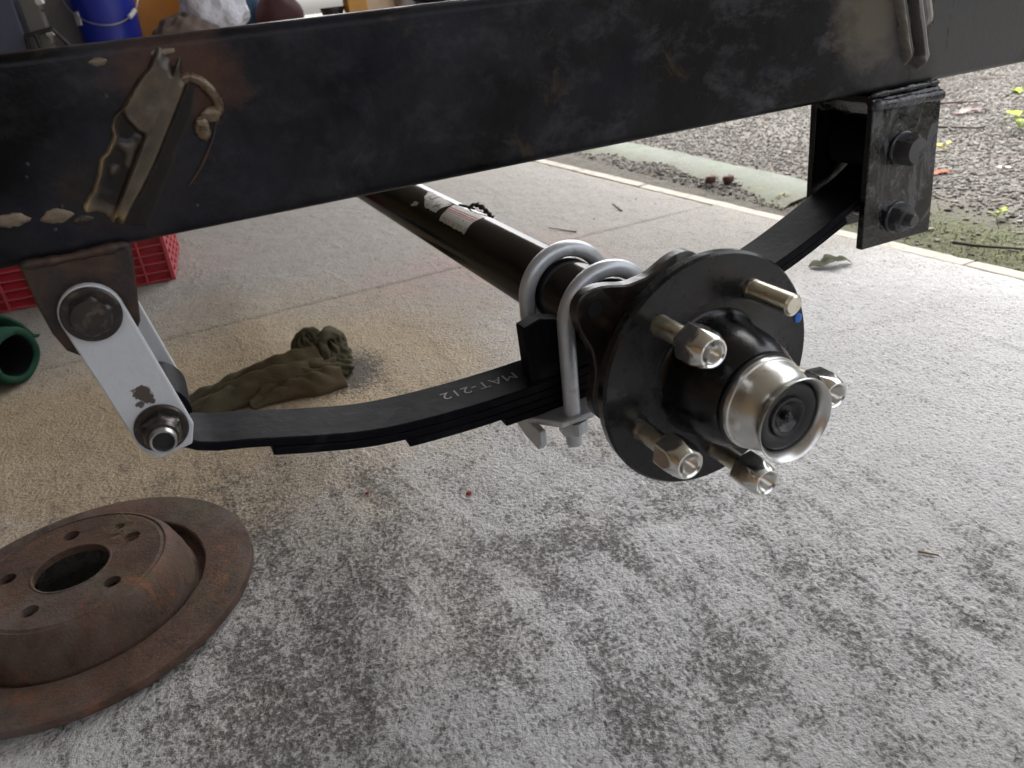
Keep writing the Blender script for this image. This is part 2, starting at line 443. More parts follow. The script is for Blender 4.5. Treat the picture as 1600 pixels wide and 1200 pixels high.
MT = dict(
    floor=floor_material(), edging=edging_material(), ground=ground_material(), rail=rail_paint(),
    hanger=hanger_paint(),
    hub=gloss_black('hub_black_paint', .7, .15, (.003, .003, .004), (.016, .017, .026), .22, .42),
    axle=gloss_black('axle_black_paint', .4, .06, (.004, .004, .004), (.022, .013, .010), .08),
    spring=gloss_black('spring_black_paint', .8, .44, (.004, .004, .006), (.018, .018, .022), .3, .07),
    cast=gloss_black('greased_cast_iron', .85, .20, (.016, .012, .010), (.085, .058, .042), .5),
    rust=rust_material(),
    stud=zinc('yellow_zinc', (.76, .73, .62), .30, .3, (.52, .42, .25)),
    nut=zinc('bright_zinc', (.90, .89, .86), .17, .12, (.60, .52, .38)),
    cap=zinc('pressed_steel', (.78, .78, .76), .29, .05, (.40, .34, .26)),
    galv=simple('silver_grey_paint', (.56, .58, .61), .36, .45, .2, 70, .3, 260, dirt=(.24, .215, .185), dscale=30, dlo=.56, dhi=.78),
    shackle=white_shackle(),
    bolt=simple('dark_plated_steel', (.055, .048, .044), .35, .7, .5, 120, .4, 260, dirt=(.16, .12, .09), dscale=160, dlo=.55, dhi=.72),
    boltend=zinc('bolt_end_steel', (.50, .49, .47), .34),
    holeshade=simple('recess_shade', (.012, .011, .011), .6),  # even dark colour standing in for the shade inside holes
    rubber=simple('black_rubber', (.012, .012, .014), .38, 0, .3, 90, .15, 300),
    blue=simple('blue_paint_dot', (.02, .16, .62), .4),
    scar=simple('torn_bare_steel', (.038, .030, .022), .36, .35, .7, 60, 1.0, 110, .003, dirt=(.075, .058, .040), dscale=55, dlo=.5, dhi=.62),
    scargrey=simple('scraped_grey_steel', (.090, .076, .058), .36, .5, .5, 45, .8, 90, .002, dirt=(.030, .022, .016), dscale=45, dlo=.5, dhi=.66),
    bead=simple('burnt_weld', (.125, .078, .034), .30, .4, .7, 90, .9, 160, .002, dirt=(.022, .012, .006), dscale=80, dlo=.45, dhi=.6),
    pale=simple('scorched_pale_metal', (.17, .132, .092), .42, .3, .5, 160, .8, 240, .001),
    heat=simple('heat_rusted_steel', (.030, .022, .019), .55, .25, .5, 50, .5, 180, .0012, dirt=(.085, .042, .024), dscale=34, dlo=.46, dhi=.66),
    stencil=simple('stencil_paint', (.22, .22, .225), .7, 0, .5, 300),
    sticker=label_material(),
    paper=simple('scuffed_white_label', (.40, .395, .37), .5, 0, .3, 120, dirt=(.05, .045, .04), dscale=90, dlo=.5, dhi=.62),
    red=simple('red_crate_plastic', (.42, .022, .035), .42, 0, .2, 20, dirt=(.22, .04, .035), dscale=22),
    redpale=simple('pale_red_plastic', (.42, .055, .065), .5, 0, .25, 30),  # paler red for the crate's ribs, uprights and corner post
    turf=cloth('green_carpet', (.006, .030, .018), (.034, .095, .060), 160),
    rag=cloth('olive_rag', (.045, .041, .026), (.135, .120, .078)),
    ragb=cloth('brown_rag', (.060, .048, .028), (.160, .128, .080)),
    leafg=simple('dry_green_leaf', (.035, .046, .018), .6, 0, .5, 60, dirt=(.10, .075, .04), dscale=60, Specular_IOR_Level=.08),
    leafr=simple('red_brown_leaf', (.26, .07, .035), .6, 0, .4, 60, Specular_IOR_Level=.08),
    leafy=simple('yellow_leaf', (.58, .50, .08), .5, 0, .25, 60, Specular_IOR_Level=.08),
    leafl=simple('lime_leaf', (.25, .33, .04), .5, 0, .25, 60, Specular_IOR_Level=.08),
    leafw=simple('bleached_leaf', (.55, .52, .46), .6, 0, .2, 60, Specular_IOR_Level=.08),
    twig=simple('dry_twig', (.24, .18, .11), .8, 0, .4, 120),
    twigd=simple('dark_twig', (.05, .042, .035), .8, 0, .4, 120),
    cone=simple('dark_seed_pod', (.085, .035, .03), .6, 0, .5, 120, .5, 200),
    fleck=simple('red_fleck', (.42, .03, .03), .5),
    grass=simple('grass_blades', (.16, .165, .060), .7, 0, .6, 30),
    bucket=simple('blue_plastic', (.014, .028, .30), .32, 0, .12, 14),
    wire=zinc('bucket_wire', (.78, .78, .78), .3),
    whitepl=simple('white_plastic', (.78, .78, .76), .4, 0, .08),
    navy=simple('navy_steel', (.045, .05, .085), .5, 0, .2, 10),
    taupe=simple('taupe_board', (.24, .225, .21), .6, 0, .25, 12, dirt=(.33, .29, .25), dscale=8),
    olive=simple('olive_grey_paint', (.10, .095, .08), .55, 0, .25, 20),
    darkst=simple('dark_steel', (.035, .034, .032), .4, .6, .3, 30),
    orange=simple('orange_crate_plastic', (.62, .24, .02), .5, 0, .15, 18),
    bag=simple('white_sack', (.74, .745, .82), .40, 0, .08, 14, .8, 26, .03),
    sackb=simple('brown_sack_cloth', (.15, .115, .10), .8, 0, .35, 25, .4, 60, .004),
    cream=simple('cream_board', (.62, .50, .36), .6, 0, .12, 12),
    lime=simple('lime_plastic', (.22, .27, .03), .5, 0, .2, 20),
    maroon=simple('maroon_fabric', (.045, .006, .008), .7, 0, .3, 20),
    teal=simple('teal_plastic', (.02, .07, .13), .5, 0, .3, 20),
    pot=simple('black_pot_plastic', (.022, .02, .02), .5, 0, .3, 30),
    brick=simple('white_painted_brick', (.30, .295, .28), .8, 0, .12, 18, .6, 90, .003, dirt=(.35, .33, .30), dscale=14, dlo=.55, dhi=.75),
    mortar=simple('grey_mortar', (.35, .34, .32), .9, 0, .2, 30),
    timber=simple('brown_timber_wall', (.075, .05, .032), .6, 0, .3, 3),
    warm=simple('warm_timber_lining', (.42, .29, .16), .6, 0, .2, 3),
    ceil=simple('ceiling_board', (.50, .46, .40), .8, 0, .1, 3),
    bench=simple('bench_wood', (.28, .19, .11), .6, 0, .3, 8),
    post=simple('orange_timber', (.52, .26, .045), .5, 0, .2, 12),
    cup=simple('dark_cup_plastic', (.018, .018, .020), .26, 0, .3, 90, .1, 200),
    cutedge=simple('burnt_dark_steel', (.010, .008, .007), .25, .3, .5, 80, .8, 150, .0015, dirt=(.045, .028, .018), dscale=60, dlo=.55, dhi=.7),
    gbolt=simple('painted_bolt', (.075, .077, .084), .24, .2, .45, 70, .3, 200, dirt=(.008, .008, .009), dscale=60, dlo=.55, dhi=.66), torngrey=torn_steel(.25, .15),
    drop=simple('weld_drop_steel', (.15, .105, .068), .28, .35, .5, 120, .4, 200, .0008, dirt=(.045, .025, .015), dscale=110, dlo=.48, dhi=.62), torn=torn_steel(),
    stone=None, curb=None,
)


# ------------------------------------------------------------------ mesh helpers
def finish(name, verts, faces, mat, parent=None, angle=35, smooth=True, bevel=0.0, bseg=2, uvs=None):
    me = bpy.data.meshes.new(name)
    me.from_pydata([tuple(v) for v in verts], [], faces)
    bm = bmesh.new()
    bm.from_mesh(me)
    bmesh.ops.recalc_face_normals(bm, faces=bm.faces)
    bm.to_mesh(me)
    bm.free()
    if uvs is not None:
        lay = me.uv_layers.new(name='UVMap')
        for l in me.loops:
            lay.data[l.index].uv = uvs[l.vertex_index]
    if smooth:
        me.polygons.foreach_set('use_smooth', [True] * len(me.polygons))
        me.set_sharp_from_angle(angle=math.radians(angle))
    me.materials.append(mat)
    o = bpy.data.objects.new(name, me)
    C.objects.link(o)
    if parent is not None:
        attach(o, parent)
    if bevel:
        md = o.modifiers.new('bevel', 'BEVEL')
        md.width = bevel
        md.segments = bseg
        md.limit_method = 'ANGLE'
        md.angle_limit = math.radians(40)
        md.harden_normals = False
    return o


def attach(o, parent):
    o.parent = parent
    o.matrix_parent_inverse = Matrix.LocRotScale(world_loc(parent), None, None).inverted() if parent.type == 'EMPTY' else Matrix()


def world_loc(p):
    v = Vector(p.location)
    return v


def empty(name, loc, parent=None):
    o = bpy.data.objects.new(name, None)
    o.empty_display_size = .02
    C.objects.link(o)
    if parent is None:
        o.location = loc
    else:
        o.parent = parent
        o.matrix_parent_inverse = Matrix.Translation(parent.location).inverted()
    return o


def tag(o, label=None, cat=None, group=None, kind=None):
    if label:
        o['label'] = label
    if cat:
        o['category'] = cat
    if group:
        o['group'] = group
    if kind:
        o['kind'] = kind
    return o


class MB:
    def __init__(self):
        self.v, self.f = [], []

    def add(self, verts, faces):
        k = len(self.v)
        self.v += [Vector(v) for v in verts]
        self.f += [tuple(i + k for i in f) for f in faces]
        return self

    def lathe(self, prof, seg=64, centre=(0, 0, 0), axis=(0, 1, 0), radial=None, closed=False):
        """prof: (along, radius) pairs along axis; radius 0 makes a pole"""
        a = Vector(axis).normalized()
        u = a.orthogonal().normalized() if abs(a.y) < .999 else Vector((1, 0, 0))
        w = a.cross(u)
        c = Vector(centre)
        rings, V = [], []
        for (s, r) in prof:
            if r <= 1e-9:
                rings.append([len(V)])
                V.append(c + a * s)
            else:
                ring = []
                for i in range(seg):
                    t = 2 * math.pi * i / seg
                    rr = r if radial is None else radial(t, s, r)
                    ring.append(len(V))
                    V.append(c + a * s + (u * math.cos(t) + w * math.sin(t)) * rr)
                rings.append(ring)
        F = []
        pairs = list(zip(rings, rings[1:])) + ([(rings[-1], rings[0])] if closed else [])
        for A, B in pairs:
            if len(A) == 1 and len(B) == 1:
                continue
            for i in range(seg):
                j = (i + 1) % seg
                if len(A) == 1:
                    F.append((A[0], B[j], B[i]))
                elif len(B) == 1:
                    F.append((A[i], A[j], B[0]))
                else:
                    F.append((A[i], A[j], B[j], B[i]))
        return self.add(V, F)

    def tube(self, path, r, seg=16, cap=True, flat=1.0, rfun=None):
        P = [Vector(p) for p in path]
        n = len(P)
        T = [(P[min(i + 1, n - 1)] - P[max(i - 1, 0)]).normalized() for i in range(n)]
        N = T[0].orthogonal().normalized()
        V, F = [], []
        for i in range(n):
            N = (N - T[i] * N.dot(T[i])).normalized()
            B = T[i].cross(N)
            ri = r[i] if isinstance(r, (list, tuple)) else r
            for k in range(seg):
                t = 2 * math.pi * k / seg
                q = ri if rfun is None else rfun(i, t, ri)
                V.append(P[i] + N * math.cos(t) * q + B * math.sin(t) * q * flat)
        for i in range(n - 1):
            for k in range(seg):
                j = (k + 1) % seg
                F.append((i * seg + k, i * seg + j, (i + 1) * seg + j, (i + 1) * seg + k))
        if cap:
            F.append(tuple(range(seg))[::-1])
            F.append(tuple((n - 1) * seg + k for k in range(seg)))
        return self.add(V, F)

    def prism(self, poly, t0, t1, plane='xz'):
        """poly in a plane, extruded along the third axis from t0 to t1"""
        def p(a, b, t):
            return {'xz': (a, t, b), 'xy': (a, b, t), 'yz': (t, a, b)}[plane]
        n = len(poly)
        V = [p(a, b, t0) for a, b in poly] + [p(a, b, t1) for a, b in poly]
        F = [tuple(range(n)), tuple(range(2 * n - 1, n - 1, -1))]
        F += [(i, (i + 1) % n, n + (i + 1) % n, n + i) for i in range(n)]
        return self.add(V, F)

    def box(self, lo, hi):
        x0, y0, z0 = lo
        x1, y1, z1 = hi
        V = [(x, y, z) for x in (x0, x1) for y in (y0, y1) for z in (z0, z1)]
        return self.add(V, [(0, 1, 3, 2), (4, 6, 7, 5), (0, 4, 5, 1), (2, 3, 7, 6), (0, 2, 6, 4), (1, 5, 7, 3)])

    def obox(self, c, size, rot):
        R = Euler(rot).to_matrix()
        c = Vector(c)
        V = [c + R @ Vector((sx * size[0] / 2, sy * size[1] / 2, sz * size[2] / 2)) for sx in (-1, 1) for sy in (-1, 1) for sz in (-1, 1)]
        return self.add(V, [(0, 1, 3, 2), (4, 6, 7, 5), (0, 4, 5, 1), (2, 3, 7, 6), (0, 2, 6, 4), (1, 5, 7, 3)])

    def blob(self, c, r, jit=.15, seed=0, seg=14, rings=9):
        rr = random.Random(seed)
        c = Vector(c)
        ph = [rr.uniform(0, 6.3) for _ in range(6)]
        V, F = [], []
        for i in range(rings + 1):
            th = math.pi * i / rings
            for k in range(seg):
                t = 2 * math.pi * k / seg
                q = 1 + jit * (math.sin(3 * t + ph[0] + 2 * th) + math.sin(5 * th + ph[1]) + .6 * math.sin(7 * t + ph[2] - 4 * th)) / 2
                V.append(c + Vector((r[0] * math.sin(th) * math.cos(t) * q, r[1] * math.sin(th) * math.sin(t) * q, r[2] * math.cos(th) * q)))
        for i in range(rings):
            for k in range(seg):
                j = (k + 1) % seg
                F.append((i * seg + k, (i + 1) * seg + k, (i + 1) * seg + j, i * seg + j))
        return self.add(V, F)

    def make(self, name, mat, parent=None, **kw):
        return finish(name, self.v, self.f, mat, parent, **kw)


def rot_pts(cx, cy, r, n, a0=0.0, a1=2 * math.pi):
    return [(cx + r * math.cos(a0 + (a1 - a0) * i / n), cy + r * math.sin(a0 + (a1 - a0) * i / n)) for i in range(n + 1)]


def catmull(pts, sub=8):
    P = [np.array(p, float) for p in pts]
    P = [2 * P[0] - P[1]] + P + [2 * P[-1] - P[-2]]
    out = []
    for i in range(1, len(P) - 2):
        for k in range(sub):
            t = k / sub
            a, b, c, e = P[i - 1], P[i], P[i + 1], P[i + 2]
            out.append(.5 * ((2 * b) + (-a + c) * t + (2 * a - 5 * b + 4 * c - e) * t * t + (-a + 3 * b - 3 * c + e) * t ** 3))
    out.append(P[-2])
    return out


def hexr(apothem, cone=None, phase=0.0):
    def fn(t, s, r):
        q = apothem / math.cos(((t + phase) % (math.pi / 3)) - math.pi / 6)
        return min(q, r)
    return fn


def dup(o, parent=None, loc=None):
    c = o.copy()
    C.objects.link(c)
    if parent is not None:
        c.parent = parent
    return c


# ------------------------------------------------------------------ setting: floor, ground, shelter
def grid_sheet(name, x0, x1, y0, y1, z, step, mat, zfun=None, kind='structure'):
    nx, ny = max(1, int((x1 - x0) / step)), max(1, int((y1 - y0) / step))
    xs, ys = np.linspace(x0, x1, nx + 1), np.linspace(y0, y1, ny + 1)
    V = [(x, y, z + (zfun(x, y) if zfun else 0)) for y in ys for x in xs]
    F = [(j * (nx + 1) + i, j * (nx + 1) + i + 1, (j + 1) * (nx + 1) + i + 1, (j + 1) * (nx + 1) + i) for j in range(ny) for i in range(nx)]
    return tag(finish(name, V, F, mat), kind=kind)


EDGE = [(.914, -.30), (.8723, .3523), (.8459, .7353), (.7837, 1.7058), (.63, 4.1)]   # outer edge of the slab


def edge_x(y, off=0.0):
    for (xa, ya), (xb, yb) in zip(EDGE, EDGE[1:]):
        if y <= yb or (xb, yb) == EDGE[-1]:
            return xa + (xb - xa) * (y - ya) / (yb - ya) + off


JOINT = 1.026
rag_edge = random.Random(3)


def slab(name, y0, y1, jag0, jag1):
    n = 90
    front = [(-3.2 + (edge_x(y0) + 3.2) * i / n, y0 + (jag0 * rag_edge.uniform(-1, 1) if 0 < i else 0) + (.012 * (i / n - .55) if jag0 else 0)) for i in range(n + 1)]
    back = [(-3.2 + (edge_x(y1) + 3.2) * i / n, y1 + (jag1 * rag_edge.uniform(-1, 1) if 0 < i else 0) + (.012 * (i / n - .55) if jag1 else 0)) for i in range(n + 1)]
    right_ = []
    k = 60
    for i in range(1, k):
        y = y0 + (y1 - y0) * i / k
        right_.append((edge_x(y) + rag_edge.uniform(-.0012, .0012), y))
    poly = front + right_ + back[::-1]
    b = MB().prism(poly, FLOOR - .10, FLOOR - .005, 'xy')
    o = b.make(name, MT['floor'], None, smooth=False)
    return tag(o, kind='structure')


slab('floor_slab', -3.0, JOINT - .0009, 0, .0008)
slab('floor_slab', JOINT + .0009, 4.6, .0008, 0)


def band_noise(nx, ny, step, lo, hi, stretch=1.0, ang=0.0):
    """random relief whose wavelengths lie between lo and hi metres"""
    w = rng.standard_normal((ny, nx))
    fx, fy = np.fft.fftfreq(nx, step), np.fft.fftfreq(ny, step)
    X, Y = np.meshgrid(fx, fy)
    u = X * math.cos(ang) + Y * math.sin(ang)
    v = (-X * math.sin(ang) + Y * math.cos(ang)) * stretch
    k = np.hypot(u, v) + 1e-9
    g = np.exp(-.5 * ((np.log(k) - np.log(1 / math.sqrt(lo * hi))) / (.5 * math.log(hi / lo))) ** 2)
    h = np.fft.ifft2(np.fft.fft2(w) * g).real
    return h / h.std()


# raised trowel ridges and scrapes left in the slab
RIDGES = [(-.152, .530, -.098, .330, .0030, .0016), (-.098, .330, -.062, .235, .0028, .0013), (-.205, .300, -.168, .165, .0050, .0016), (-.255, .262, -.228, .150, .0050, .0015),
          (-.175, .235, -.120, .120, .0045, .0013), (-.060, .430, .020, .240, .0025, .0008), (.000, .330, .065, .180, .0028, .0009), (-.300, .200, -.262, .100, .0050, .0014)]


def floor_skin(name, x0, y0, y1, step, amp, seed_shift=0):
    nx, ny = int((.90 - x0) / step), int((y1 - y0) / step)
    ys = np.linspace(y0, y1, ny)
    ex = np.array([edge_x(y) for y in ys])
    t = np.linspace(0, 1, nx)
    X = x0 + (ex[:, None] - x0) * t[None]
    Yg = np.repeat(ys[:, None], nx, 1)
    f = band_noise(nx, ny, step, max(.0036, 2.1 * step), max(.0078, 3.4 * step))
    m_ = band_noise(nx, ny, step, .012, .040)
    l_ = band_noise(nx, ny, step, .05, .25)
    r_ = band_noise(nx, ny, step, .010, .030, 6.0, -.95)
    rough = 1.0
    nearf = np.clip(1.25 - 1.0 * np.clip(Yg - .35, 0, 1), .35, 1.25)
    fr = np.sign(f) * np.abs(f) ** .85
    rel = fr * rough * nearf
    Z = amp * (.50 * rel + .22 * m_ + .7 * l_ + .8 * np.clip(r_ - 1.25, 0, 1.6) * np.clip(l_ + .2, 0, 1))
    for (xa, ya, xb, yb, w_, hh_) in RIDGES:
        L2 = (xb - xa) ** 2 + (yb - ya) ** 2
        tt = np.clip(((X - xa) * (xb - xa) + (Yg - ya) * (yb - ya)) / L2, 0, 1)
        dd = np.hypot(X + .0016 * m_ - xa - tt * (xb - xa), Yg - ya - tt * (yb - ya))
        Z = Z + hh_ * np.exp(-(dd / w_) ** 2) * (.65 + .35 * np.clip(m_, -1, 1)) * np.clip(6 * tt * (1 - tt) + .2, 0, 1)
    Z = np.clip(Z, -.0032, .0045)
    edge = np.minimum.reduce([np.arange(ny)[:, None] + 0 * X, ny - 1 - np.arange(ny)[:, None] + 0 * X, nx - 1 - np.arange(nx)[None] + 0 * X])
    Z = np.where(edge < 1, -.0035, np.where(edge < 2, Z - .0008, Z))
    V = np.stack([X, Yg, FLOOR + Z], 2).reshape(-1, 3)
    i = np.arange(nx * ny).reshape(ny, nx)
    Q = np.stack([i[:-1, :-1], i[:-1, 1:], i[1:, 1:], i[1:, :-1]], 2).reshape(-1, 4)
    me = bpy.data.meshes.new(name)
    me.vertices.add(len(V))
    me.vertices.foreach_set('co', V.ravel())
    me.loops.add(Q.size)
    me.loops.foreach_set('vertex_index', Q.ravel().astype(np.int32))
    me.polygons.add(len(Q))
    me.polygons.foreach_set('loop_start', np.arange(0, Q.size, 4, dtype=np.int32))
    me.polygons.foreach_set('loop_total', np.full(len(Q), 4, dtype=np.int32))
    me.polygons.foreach_set('use_smooth', np.ones(len(Q), bool))
    at = me.attributes.new('relief', 'FLOAT', 'POINT')
    at.data.foreach_set('value', (rel * .62 + .10 * m_).ravel().astype(np.float32))
    me.update(calc_edges=True)
    me.materials.append(MT['floor'])
    o = bpy.data.objects.new(name, me)
    C.objects.link(o)
    return tag(o, kind='structure')


floor_skin('floor_surface', -.80, -.28, JOINT - .0012, .0020, .00042)
floor_skin('floor_surface', -.95, JOINT + .0012, 2.5, .0055, .0006)
tag(MB().box((-3.2, -3.0, FLOOR - .16), (.62, 4.6, FLOOR - .101)).make('floor_base', MT['edging'], smooth=False), kind='structure')

# pale edging strip along the slab, in lengths with open joints
cuts = [-.9, -.2, .452, .655, 1.30, 2.0, 2.7, 3.4, 4.1]
for a, b_ in zip(cuts, cuts[1:]):
    ya, yb = a + .0015, b_ - .0015
    n = 14
    inner = [(edge_x(ya + (yb - ya) * i / n, .0035 + rag_edge.uniform(-.001, .001)), ya + (yb - ya) * i / n) for i in range(n + 1)]
    outer = [(edge_x(ya + (yb - ya) * i / n, .036 + rag_edge.uniform(-.0025, .0025)), ya + (yb - ya) * i / n) for i in range(n + 1)]
    tag(MB().prism(inner + outer[::-1], FLOOR - .09, FLOOR - .001 + rag_edge.uniform(-.001, .001), 'xy').make('kerb', MT['edging'], bevel=.003, smooth=False), kind='structure')


def gz(x, y):
    s = max(0.0, min(1.0, (x - .9) / .25))
    z = -.006 - .010 * (1 - s)
    if x > .94:
        z += .004 * math.sin(9 * x + 4 * y) + .003 * math.sin(23 * y - 13 * x)
        z += .010 * max(0, math.sin(1.7 * x + 2.3 * y + 1.0)) * min(1, max(0, (x - 1.3)))
    return z


grid_sheet('ground', .60, 3.6, -1.2, 4.2, FLOOR, .03, MT['ground'], gz)
far = MB()
far.add([(-90, -90, -.36), (110, -90, -.36), (110, 110, -.36), (-90, 110, -.36)], [(0, 1, 2, 3)])
tag(far.make('terrain', MT['ground'], smooth=False), kind='structure')
ap = MB()
ap.add([(3.55, -1.2, FLOOR - .012), (3.55, 4.2, FLOOR - .012), (40, 40, FLOOR - .10), (40, -40, FLOOR - .10)], [(0, 1, 2, 3)])
tag(ap.make('yard', MT['ground'], smooth=False), kind='structure')

# mossy concrete apron outside the edging
n = NT('mossy_concrete')
co_ = n.co()
med_ = n.noise(co_, 18, 6, .7, .5)
c_ = n.mix(med_, (.10, .115, .095), (.23, .25, .22))
xs_ = n.sep(co_)[0]
gr_ = n.ramp(n.math('ADD', n.math('MULTIPLY', n.math('SUBTRACT', 1.085, xs_), 6.0), n.math('MULTIPLY', n.math('SUBTRACT', med_, .5), 1.5)), [(.25, 0.0), (.65, .8)])
c_ = n.mix(gr_, c_, n.mix(n.noise(co_, 120, 4, .7), (.05, .055, .035), (.20, .19, .14)))
c_ = n.mix(n.ramp(n.noise(co_, 7, 5, .7), [(.5, 0.0), (.65, .5)]), c_, (.20, .25, .18))
MT['curb'] = n.out(c_, .9, 0, n.bump(n.noise(co_, 140, 5, .7), .8, .004))
pl = []
n_ = 40
for i in range(n_ + 1):
    y = .93 + 2.6 * i / n_
    pl.append((1.100 + .004 * math.sin(9 * y) + (.05 * (1 - (y - .93) / .18) ** 2 * -1 if y < 1.11 else 0), y))
ql = [(x - .12 - .01 * math.sin(7 * y), y) for x, y in pl]
V = []
F = []
for (xo, yo), (xi, yi) in zip(pl, ql):
    V += [(xi, yi, FLOOR - .016), (xi + .03, yi, FLOOR - .0045), (xo - .006, yo, FLOOR + .006), (xo, yo, FLOOR - .012)]
for i in range(n_):
    for k in range(3):
        F.append((4 * i + k, 4 * i + k + 1, 4 * i + 5 + k, 4 * i + 4 + k))
tag(finish('concrete_apron', V, F, MT['curb']), kind='structure')

# gravel: individual low-poly stones, joined because nobody could count them
n = NT('gravel_stones')
geo = n.new('ShaderNodeNewGeometry')
c_ = n.ramp(geo.outputs['Random Per Island'], [(0.0, (.035, .031, .026)), (.25, (.085, .078, .068)), (.55, (.165, .156, .142)), (.84, (.26, .25, .235)), (.96, (.11, .08, .062)), (1.0, (.42, .41, .39))])
MT['stone'] = n.out(c_, .85)


def stones(name, count, xr, yr, smin, smax, keep):
    oct_v = np.array([(1, 0, 0), (-1, 0, 0), (0, 1, 0), (0, -1, 0), (0, 0, 1), (0, 0, -1), (.6, .6, .55), (-.6, .6, .5), (-.6, -.6, .55), (.6, -.6, .5)])
    bm = bmesh.new()
    for v in oct_v:
        bm.verts.new(v)
    bmesh.ops.convex_hull(bm, input=bm.verts)
    bm.verts.ensure_lookup_table()
    bm.verts.index_update()
    V0 = np.array([v.co[:] for v in bm.verts])
    F0 = np.array([[v.index for v in f.verts] for f in bm.faces])
    bm.free()
    X, Y = rng.uniform(*xr, count), rng.uniform(*yr, count)
    k = keep(X, Y) > rng.random(count)
    X, Y = X[k], Y[k]
    nn = len(X)
    s = smin * (smax / smin) ** (rng.random(nn) ** 1.8)
    a = rng.uniform(0, 6.283, nn)
    Z = np.array([gz(x, y) for x, y in zip(X, Y)]) + FLOOR + s * .18
    ax = np.stack([s * rng.uniform(.7, 1.25, nn), s * rng.uniform(.55, 1.0, nn), s * rng.uniform(.35, .7, nn)], 1)
    P = V0[None] * (1 + rng.uniform(-.22, .22, (nn, len(V0), 3))) * ax[:, None, :]
    ca, sa = np.cos(a)[:, None], np.sin(a)[:, None]
    Q = np.stack([P[..., 0] * ca - P[..., 1] * sa + X[:, None], P[..., 0] * sa + P[..., 1] * ca + Y[:, None], P[..., 2] + Z[:, None]], 2)
    vv = Q.reshape(-1, 3)
    ff = (F0[None] + (np.arange(nn) * len(V0))[:, None, None]).reshape(-1, 3)
    me = bpy.data.meshes.new(name)
    me.vertices.add(len(vv))
    me.vertices.foreach_set('co', vv.ravel())
    me.loops.add(ff.size)
    me.loops.foreach_set('vertex_index', ff.ravel().astype(np.int32))
    me.polygons.add(len(ff))
    me.polygons.foreach_set('loop_start', np.arange(0, ff.size, 3, dtype=np.int32))
    me.polygons.foreach_set('loop_total', np.full(len(ff), 3, dtype=np.int32))
    me.update(calc_edges=True)
    me.validate()
    me.materials.append(MT['stone'])
    o = bpy.data.objects.new(name, me)
    C.objects.link(o)
    return tag(o, kind='stuff')


def keep_gravel(X, Y):
    k = np.clip((X - 1.08) / .14, 0, 1)
    patch = .5 + .5 * np.sin(5.1 * X + 2.0 * Y) * np.sin(3.3 * Y - 2.2 * X)
    k = np.where((X < 1.12) & (Y > .93), np.where(X < 1.03, .35 + .5 * patch, .16), k)
    k = np.where((X >= .92) & (X < 1.12) & (Y <= .93), .08 + .16 * patch, k)
    near = np.clip(1.25 - .28 * np.hypot(X - .9, Y - .5), .25, 1)
    return k * near * (.45 + .55 * patch)


stones('gravel', 230000, (.93, 3.1), (.1, 3.4), .0018, .0070, keep_gravel)
print('gravel faces', len(bpy.data.objects['gravel'].data.polygons))

# moss tufts and short grass in the dirt strip
gv, gf = [], []
rg = random.Random(5)


def blade(x, y, h, lean, w):
    a = rg.uniform(0, 6.283)
    dx, dy = math.cos(a), math.sin(a)
    z = FLOOR + gz(x, y) - .001
    k = len(gv)
    px, py = -dy * w, dx * w
    gv.extend([(x - px, y - py, z), (x + px, y + py, z), (x + dx * lean * .5 - px * .7, y + dy * lean * .5 - py * .7, z + h * .65),
               (x + dx * lean * .5 + px * .7, y + dy * lean * .5 + py * .7, z + h * .65), (x + dx * lean, y + dy * lean, z + h)])
    gf.extend([(k, k + 1, k + 3, k + 2), (k + 2, k + 3, k + 4)])


for cx, cy, rad, cnt, hh in [(.985, .92, .06, 260, .018), (.97, .80, .05, 240, .020), (1.02, .86, .05, 160, .016), (.955, .99, .03, 60, .02), (.99, .55, .09, 520, .014), (.98, .40, .10, 520, .012),
                             (1.07, .50, .08, 320, .012), (1.05, .30, .1, 300, .012), (1.0, .68, .05, 220, .016), (1.03, .98, .035, 70, .018)]:
    for _ in range(cnt):
        a, r = rg.uniform(0, 6.283), rad * math.sqrt(rg.random())
        x, y = cx + r * math.cos(a), cy + r * math.sin(a) * 1.4
        if x < edge_x(y, .04):
            continue
        blade(x, y, hh * rg.uniform(.15, .55), rg.uniform(.002, .010), rg.uniform(.0006, .0014))
tag(finish('grass', gv, gf, MT['grass'], smooth=False), kind='stuff')

# the shelter: ceiling and walls, open towards the yard
CEIL = 2.0
tag(MB().box((-3.3, -2.2, CEIL), (1.5, 4.8, CEIL + .1)).make('ceiling_with_added_eave', MT['ceil'], smooth=False), kind='structure')  # unseen eave carried past the slab to limit daylight on the far floor
tag(MB().box((-3.35, -3.1, FLOOR - .1), (-3.2, 4.8, CEIL)).make('side_wall', MT['warm'], smooth=False), 'warm timber lined side wall of the garage', 'wall', kind='structure')
tag(MB().box((-3.2, -3.1, FLOOR - .1), (-1.5, -3.0, CEIL)).make('rear_wall', MT['timber'], smooth=False), 'dark timber wall at the rear corner of the garage', 'wall', kind='structure')
tag(MB().box((-1.499, -2.75, FLOOR - .1), (1.9, -2.65, .85)).make('added_half_wall', MT['timber'], smooth=False), 'unseen dark half wall added to darken the reflection in the rail', 'wall', kind='structure')  # out-of-view wall added to darken what the black rail reflects
bw = tag(MB().box((-3.2, 4.62, FLOOR - .1), (.62, 4.8, CEIL)).make('back_wall', MT['mortar'], smooth=False), kind='structure')
bw['label'] = 'white painted brick wall at the back of the garage'
b0 = MB().box((-.108, -.012, -.034), (.108, .03, .034)).make('brick', MT['brick'], bevel=.004, smooth=False)
first = True
rb = random.Random(9)
